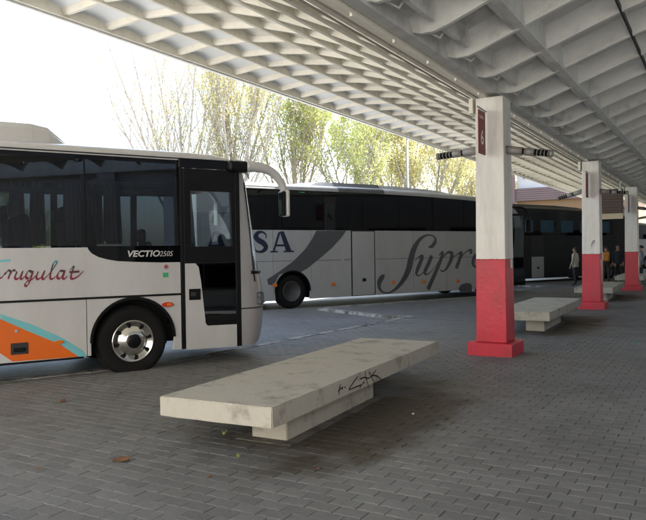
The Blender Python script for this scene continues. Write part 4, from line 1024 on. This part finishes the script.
# ================================================================== PEOPLE
def person(loc, rz, h, top, bottom, label, lean=0, arm=0):
    k = h / 1.75
    J = {'pelvis': (0, 0, .95, .135, .10), 'waist': (0, .01, 1.10, .13, .095), 'chest': (0, .0 + lean * .3, 1.30, .165, .115), 'neckb': (0, lean * .5, 1.46, .085, .075), 'neck': (0, .01 + lean * .6, 1.52, .05, .05), 'headl': (0, .03 + lean * .7, 1.58, .072, .082), 'head': (0, .03 + lean * .75, 1.66, .082, .098), 'crown': (0, .015 + lean * .75, 1.735, .055, .07)}
    E_ = [('pelvis', 'waist'), ('waist', 'chest'), ('chest', 'neckb'), ('neckb', 'neck'), ('neck', 'headl'), ('headl', 'head'), ('head', 'crown')]
    for s, n_ in ((-1, 'r'), (1, 'l')):
        st = .05 * s
        J['sh' + n_] = (.18 * s, lean * .4, 1.42, .062, .062); J['el' + n_] = (.245 * s, -.03 + arm * .08, 1.14, .048, .05); J['wr' + n_] = (.235 * s, .06 + arm * .18, .90 + arm * .18, .034, .036)
        J['ha' + n_] = (.225 * s, .10 + arm * .22, .82 + arm * .20, .036, .026)
        J['hip' + n_] = (.095 * s, 0, .88, .10, .10); J['kn' + n_] = (.105 * s, .03 + st, .50, .066, .07); J['an' + n_] = (.11 * s, -.01 + st, .10, .048, .052); J['to' + n_] = (.12 * s, .17 + st, .035, .042, .034)
        E_ += [('neckb', 'sh' + n_), ('sh' + n_, 'el' + n_), ('el' + n_, 'wr' + n_), ('wr' + n_, 'ha' + n_), ('pelvis', 'hip' + n_), ('hip' + n_, 'kn' + n_), ('kn' + n_, 'an' + n_), ('an' + n_, 'to' + n_)]
        for f_ in range(4):
            nm = 'f%s%d' % (n_, f_); b_ = J['ha' + n_]; J[nm] = (b_[0] + (f_ - 1.5) * .006 * s, b_[1] + (f_ - 1.5) * .018, b_[2] - .085 + abs(f_ - 1.3) * .012, .010, .010); E_.append(('ha' + n_, nm))
        nm = 't' + n_; b_ = J['wr' + n_]; J[nm] = (b_[0] - .02 * s, b_[1] + .06, b_[2] - .09, .011, .011); E_.append(('ha' + n_, nm))
    keys = list(J); me = bpy.data.meshes.new('person'); me.from_pydata([tuple(c * k for c in J[q_][:3]) for q_ in keys], [(keys.index(a), keys.index(b_)) for a, b_ in E_], [])
    o = bpy.data.objects.new('person', me); COL.objects.link(o)
    sk_ = o.modifiers.new('skin', 'SKIN'); sl = me.skin_vertices[0].data
    for i, q_ in enumerate(keys): sl[i].radius = (J[q_][3] * k, J[q_][4] * k); sl[i].use_root = q_ == 'pelvis'
    ss_ = o.modifiers.new('sub', 'SUBSURF'); ss_.levels = ss_.render_levels = 2
    bpy.context.view_layer.update()
    m2 = bpy.data.meshes.new_from_object(o.evaluated_get(bpy.context.evaluated_depsgraph_get()))
    bpy.data.objects.remove(o); o = bpy.data.objects.new('person', m2); COL.objects.link(o)
    m2.materials.clear()
    for nm in ('skin', top, bottom, 'shoe'): m2.materials.append(M_[nm])
    for p in m2.polygons:
        c = p.center / k; p.use_smooth = True
        if c.z < .085: p.material_index = 3
        elif min(math.dist(tuple(c), J['har'][:3]), math.dist(tuple(c), J['hal'][:3])) < .125: p.material_index = 0
        elif c.z < .90: p.material_index = 2
        elif c.z < 1.49: p.material_index = 1
        else: p.material_index = 0
    zmin = min(v.co.z for v in m2.vertices)
    for v in m2.vertices: v.co.z -= zmin
    o.location = loc; o.rotation_euler = (0, 0, rz); tag(o, label, 'person', 'people waiting by the coaches')
    # hair cap following the skull
    hb = MB(); hc = Vector((0, .005 + lean * .75, 1.675)) * k; rows = []
    for a in np.linspace(0, PI * .62, 7):
        rows.append([(hc.x + .092 * k * math.sin(a) * math.cos(t), hc.y - (.012 + .02 * math.sin(a)) * k + .112 * k * math.sin(a) * math.sin(t) * (.8 if math.sin(t) > 0 and a > 1 else 1), hc.z - zmin + .10 * k * math.cos(a)) for t in np.linspace(0, 2 * PI, 17)])
    hb.grid(rows).build('hair', 'hairc', o, True)
    # jacket hem and collar over the body
    jb = MB(); rows = []
    for z, rx, ry in ((.86, .175, .135), (.95, .172, .132), (1.10, .160, .122), (1.28, .180, .135), (1.40, .165, .118), (1.465, .098, .085), (1.495, .075, .072)):
        rows.append([(rx * k * math.cos(t), (ry * math.sin(t) + lean * .4 * max(0, (z - 1.1) / .4)) * k, z * k - zmin) for t in np.linspace(0, 2 * PI, 21)])
    jb.grid(rows).build('jacket', top, o, True)
    # face: nose and eyes
    fb_ = MB(); hy = (.03 + lean * .75 + .098) * k; hz = 1.645 * k - zmin
    fb_.v = [(-.014 * k, hy - .012, hz - .02), (.014 * k, hy - .012, hz - .02), (0, hy + .022, hz - .022), (0, hy - .004, hz + .03)]; fb_.f = [(0, 1, 2), (0, 2, 3), (1, 3, 2)]; fb_.build('nose', 'skin', o)
    for s in (-1, 1): MB().box((s * .032 * k - .011, hy - .022, hz + .015), (s * .032 * k + .011, hy - .006, hz + .025)).build('eye', 'hairc', o)
    return o
pA = onz(575.5, 285.5, 0); pB = onz(606, 283, 0); pC = onz(641, 282.5, 0); pD = onz(615, 282, 0)
person((pA.x, pA.y, 0), R(70), 1.68, 'jacketpale', 'trousers', 'person in a pale jacket and dark trousers standing beside the dark coach', arm=.15)
person((pB.x, pB.y, 0), R(10), 1.74, 'jacketdark', 'olive', 'person in dark clothes with an orange backpack, back turned', lean=.10)
person((pD.x, pD.y + 1.0, 0), R(200), 1.76, 'jacketdark', 'trousers', 'person in dark clothes half hidden behind the third pillar')
person((pC.x, pC.y, 0), R(100), 1.72, 'jacketgrey', 'trousers', 'person in a grey jacket just right of the third pillar')
# backpack
bp_ = bpy.data.objects.new('backpack', None); COL.objects.link(bp_); bp_.location = (pB.x, pB.y, 0); bp_.rotation_euler = (0, 0, R(10))
MB().box((-.16, -.33, 1.00), (.16, -.145, 1.44)).build('main_pouch', 'bagorange', bp_, True, bevel=.06, seg=4)
MB().box((-.12, -.385, 1.03), (.12, -.325, 1.25)).build('front_pocket', 'bagorange', bp_, True, bevel=.03, seg=3)
for s in (-1, 1): MB().tube(catmull([(.10 * s, -.15, 1.42), (.11 * s, -.02, 1.50), (.11 * s, .12, 1.40), (.12 * s, .12, 1.18), (.13 * s, -.13, 1.06)], 4), .018, 6).build('strap', 'black', bp_, True)
tag(bp_, 'orange backpack worn by the person in dark clothes', 'backpack')

# ================================================================== INFORMATION BOARD, BUILDING, LAMP POST
def at_y(u, v, Y):
    q_ = ray(u, v); t = Y / q_[1]; return Vector((q_[0] * t, Y, EYE + q_[2] * t))
YB = 26.0; a = at_y(597, 190, YB); b_ = at_y(623, 213, YB)
ib = empty('information_board', ((a.x + b_.x) / 2, YB, b_.z)); wB = (b_.x - a.x); hB = a.z - b_.z
MB().box((-wB / 2, 0, 0), (wB / 2, .10, hB)).build('backing', 'boardbrown', ib)
nS = 7
for i in range(nS):
    z0 = hB * .80 * i / nS; MB().box((-wB / 2 + .02, -.035, z0 + .02), (wB / 2 - .02, -.002, z0 + hB * .80 / nS - .012)).build('slat', 'boardbrown', ib, bevel=.006)
MB().box((-wB / 2, -.02, hB * .82), (wB / 2, -.002, hB)).build('header', 'seam', ib)
me = text_mesh('Salidas', hB * .15, 0, .002)
for v in me.vertices: v.co = (-wB * .40 + v.co.x, -.024, hB * .865 + v.co.y)
link('lettering', me, 'signwhite', ib)
MB().box((wB * .33, -.03, hB * .84), (wB * .45, -.0205, hB * .98)).build('logo_square', 'signwhite', ib)
MB().box((-wB / 2, -.04, -.20), (wB / 2, .08, -.004)).build('lower_strip', 'cream', ib)
for s in (-1, 1): MB().tube([(s * wB * .4, .05, hB), (s * wB * .4, .05, hB + .9)], .02, 6).build('hanger', 'steel', ib)
tag(ib, 'brown slatted information board hanging under the canopy between the second and third pillars', 'board')

YB = 78.0
bl = empty('station_building', (0, YB, 0))
def bz(u, v): return at_y(u, v, YB)
xl = bz(517, 200).x; xr = bz(632, 200).x; z1 = bz(550, 200).z; z2 = bz(535, 188).z; z3 = bz(530, 160).z
MB().box((xl, 0, -.1), (xr, 14, z1)).build('lower_wall', 'tan', bl); MB().box((xl - .4, -.5, z1), (xr + .3, 14.2, z2)).build('mauve_band', 'mauve', bl); MB().box((xl, 0, z2), (xr, 14, z3)).build('upper_wall', 'pinkwall', bl)
MB().box((xl - .5, -.7, z3), (xr + .4, 14.4, z3 + .5)).build('parapet', 'pinkwall', bl)
for i in range(6):      # long cladding boards on the band
    z0 = z1 + (z2 - z1) * i / 6; MB().box((xl - .44, -.56, z0 + .03), (xr + .34, -.503, z0 + (z2 - z1) / 6 - .03)).build('cladding_board', 'mauve', bl)
for i in range(6):
    x = xl + .6 + i * (xr - xl - .6) / 6; wdw = MB().box((x, -.03, z1 * .35), (x + 1.5, .10, z1 * .82)).build('window', 'pinkwall', bl); MB().box((x + .1, -.05, z1 * .35 + .1), (x + 1.4, -.032, z1 * .82 - .1)).build('pane', 'blackglass', wdw)
    x = xl + .6 + i * (xr - xl - .6) / 6; wdw = MB().box((x, -.03, z2 + 1.0), (x + 1.5, .10, z2 + 2.6)).build('window', 'pinkwall', bl); MB().box((x + .1, -.05, z2 + 1.1), (x + 1.4, -.032, z2 + 2.5)).build('pane', 'blackglass', wdw)
MB().box((xl - .55, -.75, -.1), (xl - .05, -.52, z3)).build('corner_post', 'mauve', bl)
tag(bl, 'mauve and tan station building at the far end of the stands', 'building')

lp = atdepth(408.5, 40); lr = empty('lamp_post', (lp.x, lp.y, -.03))
MB().tube([(0, 0, 0), (0, 0, 1.2), (0, 0, 8.25)], [.11, .08, .06], 10).build('pole', 'lampgrey', lr, True)
MB().tube([(0, 0, 8.2), (.5, -.2, 8.42)], .045, 8).build('bracket', 'steel', lr, True)
MB().box((.25, -.38, 8.38), (1.05, -.08, 8.50)).build('lamp_head', 'steel', lr, bevel=.04)
MB().box((.35, -.34, 8.35), (.95, -.12, 8.378)).build('diffuser', 'litter', lr)
tag(lr, 'slim grey lamp post rising behind the grey coach', 'lamp post')

# unseen hall added right of the platform to cut the side light
hall = empty('unseen_hall', (4.62, 0, 0))
MB().box((.12, -2, -.1), (9, 74, 6.2)).build('wall', 'hallwall', hall)
MB().box((-.02, -2.1, 5.4), (9.2, 74.1, 5.75)).build('cornice', 'roofgrey', hall)
for i in range(16):
    y = -1 + i * 4.6
    MB().box((-.02, y - .25, -.012), (.118, y + .25, 5.39)).build('pilaster', 'hallwall', hall)
    wdw = MB().box((.06, y + .7, .5), (.119, y + 3.9, 2.9)).build('window', 'boardbrown', hall)
    for q in range(3): MB().box((.045, y + .76 + q * 1.05, .58), (.0585, y + 1.74 + q * 1.05, 2.82)).build('pane', 'blackglass', wdw)
tag(hall, 'long pale unseen hall added along the platform to cut the side light, outside the frame to the right', 'building')
# unseen pale block added behind the camera to bounce warm sunlight
blk = empty('bounce_block', (0, -15, 0))
MB().box((-30, -10, -.1), (24, 0, 13)).build('wall', 'blockwall', blk)
MB().box((-30.3, -10.2, 13), (24.3, .3, 13.5)).build('cornice', 'blockwall', blk)
for fl in range(4):
    for i in range(13):
        x = -28 + i * 4; z = 1.0 + fl * 3.1
        wdw = MB().box((x, .002, z), (x + 1.3, .05, z + 1.7)).build('window', 'white', blk)
        MB().box((x + .08, .052, z + .08), (x + .62, .06, z + 1.62)).build('pane', 'blackglass', wdw); MB().box((x + .68, .052, z + .08), (x + 1.22, .06, z + 1.62)).build('pane', 'blackglass', wdw)
tag(blk, 'pale cream unseen block added to bounce warm light, outside the frame behind the viewer', 'building')
# ================================================================== TREES
def tree(loc, H, spread, nlimb, leafn, lm, label, seed, lsize=.12, low=False, density_top=1.0, group='young-leaved trees beyond the coaches'):
    r = random.Random(seed); root = empty('tree', (loc.x, loc.y, -.03), r.uniform(0, 6))
    wood = MB(); tips = []
    def grow(p, d, L, rad, depth, sides):
        n = 5; pts = [p]; rr = [rad]; q = Vector(p); dd = Vector(d)
        for i in range(n):
            dd = (dd + Vector((r.uniform(-.10, .10), r.uniform(-.10, .10), .05))).normalized(); q = q + dd * L / n; pts.append(q.copy()); rr.append(rad * (1 - .72 * (i + 1) / n))
        wood.tube(pts, rr, sides, False)
        if depth >= 2:
            for i in range(1, n + 1): tips.append((pts[i - 1], pts[i], depth))
        if depth < 4:
            nb_ = {0: 0, 1: 13, 2: 7, 3: 3}[depth]
            for i in range(nb_):
                t = r.uniform(.18, 1); k = min(n - 1, int(t * n)); f = t * n - k; b0_ = pts[k].lerp(pts[k + 1], f)
                ax = Vector((r.uniform(-1, 1), r.uniform(-1, 1), r.uniform(-.1, .5))).normalized(); nd = (dd * .75 + ax * (.62 if depth < 3 else .9) * spread + Vector((0, 0, .28))).normalized()
                grow(b0_, nd, L * r.uniform(.30, .52) * (1.15 - .5 * t), rr[k] * .45 + .003, depth + 1, 4 if depth < 2 else 3)
    th = H * (.16 if not low else .10)
    trk = MB().tube([(0, 0, 0), (.03, 0, th * .5), (0, .04, th), (.05, .05, th * 1.5)], [H * .015, H * .012, H * .011, H * .008], 9)
    tr = trk.build('trunk', 'bark', root, True)
    for i in range(nlimb):
        a = 2 * PI * i / nlimb + r.uniform(-.4, .4); tl = r.uniform(.10, .42) * spread
        d = Vector((math.cos(a) * tl, math.sin(a) * tl, 1)).normalized()
        grow(Vector((0, 0, th * r.uniform(.75, 1.3))), d, H * r.uniform(.62, .84), H * .0062, 1, 6)
    wo = link('branches', wood.mesh('branches', False), 'bark', root, True)
    lv, lf = [], []
    for i in range(leafn):
        a, b__, dp = tips[r.randrange(len(tips))]
        c = a.lerp(b__, r.random()) + Vector((r.gauss(0, 1), r.gauss(0, 1), r.gauss(0, 1))) * .13
        if r.random() > density_top and c.z > H * .45: continue
        n1 = Vector((r.gauss(0, 1), r.gauss(0, 1), r.gauss(0, 1))).normalized(); n2 = n1.orthogonal().normalized(); n3 = n1.cross(n2); s = lsize * r.uniform(.6, 1.3) / 2
        i0 = len(lv); lv += [tuple(c - n2 * s * .8), tuple(c + n3 * s * .62), tuple(c + n2 * s), tuple(c - n3 * s * .62)]; lf.append((i0, i0 + 1, i0 + 2, i0 + 3))
    me = bpy.data.meshes.new('crown'); me.from_pydata(lv, [], lf); co = link('crown', me, lm, root); co['kind'] = 'stuff'
    tag(root, label, 'tree', group); return root
tree(atdepth(182, 40), 15.5, 1.15, 9, 11000, 'leafy', 'nearly bare tree with thin upright branches, leftmost against the white sky', 11, .12, density_top=.75)
tree(atdepth(236, 42), 16.5, .85, 10, 21000, 'leafy', 'tall pale-trunked tree with sparse yellow leaves above the midibus nose', 12, .13)
tree(atdepth(298, 46), 16, 1.1, 9, 19000, 'leafg', 'leafy green tree behind the rear of the grey coach', 13, .145)
tree(atdepth(356, 44), 13, 1.25, 9, 20000, 'leafg', 'dense yellow-green tree behind the middle of the grey coach', 14, .16)
tree(atdepth(398, 52), 14, 1.15, 8, 15000, 'leafy', 'yellowish tree just left of the lamp post', 20, .145)
tree(atdepth(432, 48), 13, 1.2, 9, 19000, 'leafy', 'yellow-leaved tree right of the lamp post', 15, .16)
tree(atdepth(470, 54), 12, 1.3, 8, 16000, 'leafy', 'yellow-leaved tree partly behind the number 6 pillar', 16, .145)
tree(atdepth(510, 86), 13, 1.0, 6, 9000, 'leafy', 'small yellow tree beside the far building', 17, .24)
tree(atdepth(30, 44), 5.2, 1.2, 6, 9000, 'leafg', 'low green tree seen through the midibus windows at the left edge', 18, .16, True)
tree(atdepth(78, 48), 5.0, 1.2, 6, 9000, 'leafy', 'low yellow-green tree seen through the midibus windows', 19, .16, True)

# ================================================================== LITTER
def leaf(u, v, s, rz, label):
    p = onz(u, v, .0); rows = []
    for i in range(7):
        t = i / 6; wd = math.sin(PI * (t * .92 + .04)) ** .8 * (.5 + .15 * (i % 2)); rows.append([((t - .5) * s, -wd * s * .5, .012 + .10 * s * abs(t - .5)), ((t - .5) * s, 0, .004), ((t - .5) * s, wd * s * .5, .018 + .12 * s * t)])
    o = MB().grid(rows).build('fallen_leaf', 'dryleaf', None, True); o.location = (p.x, p.y, .001); o.rotation_euler = (0, 0, rz); md = o.modifiers.new('t', 'SOLIDIFY'); md.thickness = .001
    tag(o, label, 'leaf', 'dry leaves on the paving')
leaf(121, 461.5, .13, .6, 'curled brown dry leaf on the paving in the lower left')
leaf(63, 402, .10, 2, 'small brown leaf on the paving below the midibus')
def crumb(u, v, s, m, label, cat, nm):
    p = onz(u, v, .0); bmx = bmesh.new(); bmesh.ops.create_icosphere(bmx, subdivisions=2, radius=s / 2); r = random.Random(int(u * v))
    for q_ in bmx.verts: q_.co *= r.uniform(.65, 1.15); q_.co.z = q_.co.z * .6 + s * .27
    me = bpy.data.meshes.new(nm); bmx.to_mesh(me); bmx.free(); o = link(nm, me, m); o.location = (p.x, p.y, 0); tag(o, label, cat)
crumb(332.5, 424.5 - 38, .03, 'litter', 'tiny white scrap on the paving right of the bench leg', 'litter', 'paper_scrap')
crumb(413, 414.5, .03, 'litter', 'tiny white scrap on the paving right of the foreground bench', 'litter', 'paper_scrap')
crumb(604.5, 300.5, .16, 'litter', 'crumpled white plastic bag beside the second pillar base', 'litter', 'plastic_bag')
crumb(636, 343, .05, 'green', 'small green scrap on the paving at the right edge', 'litter', 'plastic_scrap')

for i, (u, v, sz) in enumerate(((38, 470, .035), (210, 478, .03), (318, 470, .03))):
    leaf(u, v, sz, i * 1.3, ['tiny brown leaf scrap on the paving at the far lower left', 'tiny brown leaf scrap in front of the bench end', 'tiny brown leaf scrap just right of the bench corner', 'tiny brown leaf scrap on the dirty patch right of the bench', 'tiny brown leaf scrap beside the dirty patch in front of the bench leg', 'tiny brown leaf scrap on the open paving below the number 6 pillar', 'tiny brown leaf scrap on the paving between the midibus and the bench'][i])
def weed(u, v, sz, label, seed):
    p = onz(u, v, 0); r = random.Random(seed); b = MB()
    for k in range(14):
        a = r.uniform(0, 2 * PI); l = sz * r.uniform(.5, 1); t = r.uniform(.3, .9); c = Vector((math.cos(a), math.sin(a), 0)); sd_ = Vector((-c.y, c.x, 0)) * sz * .10
        q0 = c * .01; q1 = c * l * .55 * t + Vector((0, 0, l * .6)); q2 = c * l * t * 1.1 + Vector((0, 0, l * .55)); i0 = len(b.v)
        b.v += [tuple(q0 - sd_ * .4), tuple(q0 + sd_ * .4), tuple(q1 + sd_), tuple(q1 - sd_), tuple(q2)]; b.f += [(i0, i0 + 1, i0 + 2, i0 + 3), (i0 + 3, i0 + 2, i0 + 4)]
    o = link('weed', b.mesh('weed', False), 'leafg'); o.location = (p.x, p.y, -.004); tag(o, label, 'weed', 'weeds in the paving joints')
weed(224, 434, .06, 'small green weed in the paving under the near end of the bench', 1)
weed(238, 457, .05, 'small green weed in the paving in front of the bench', 2)
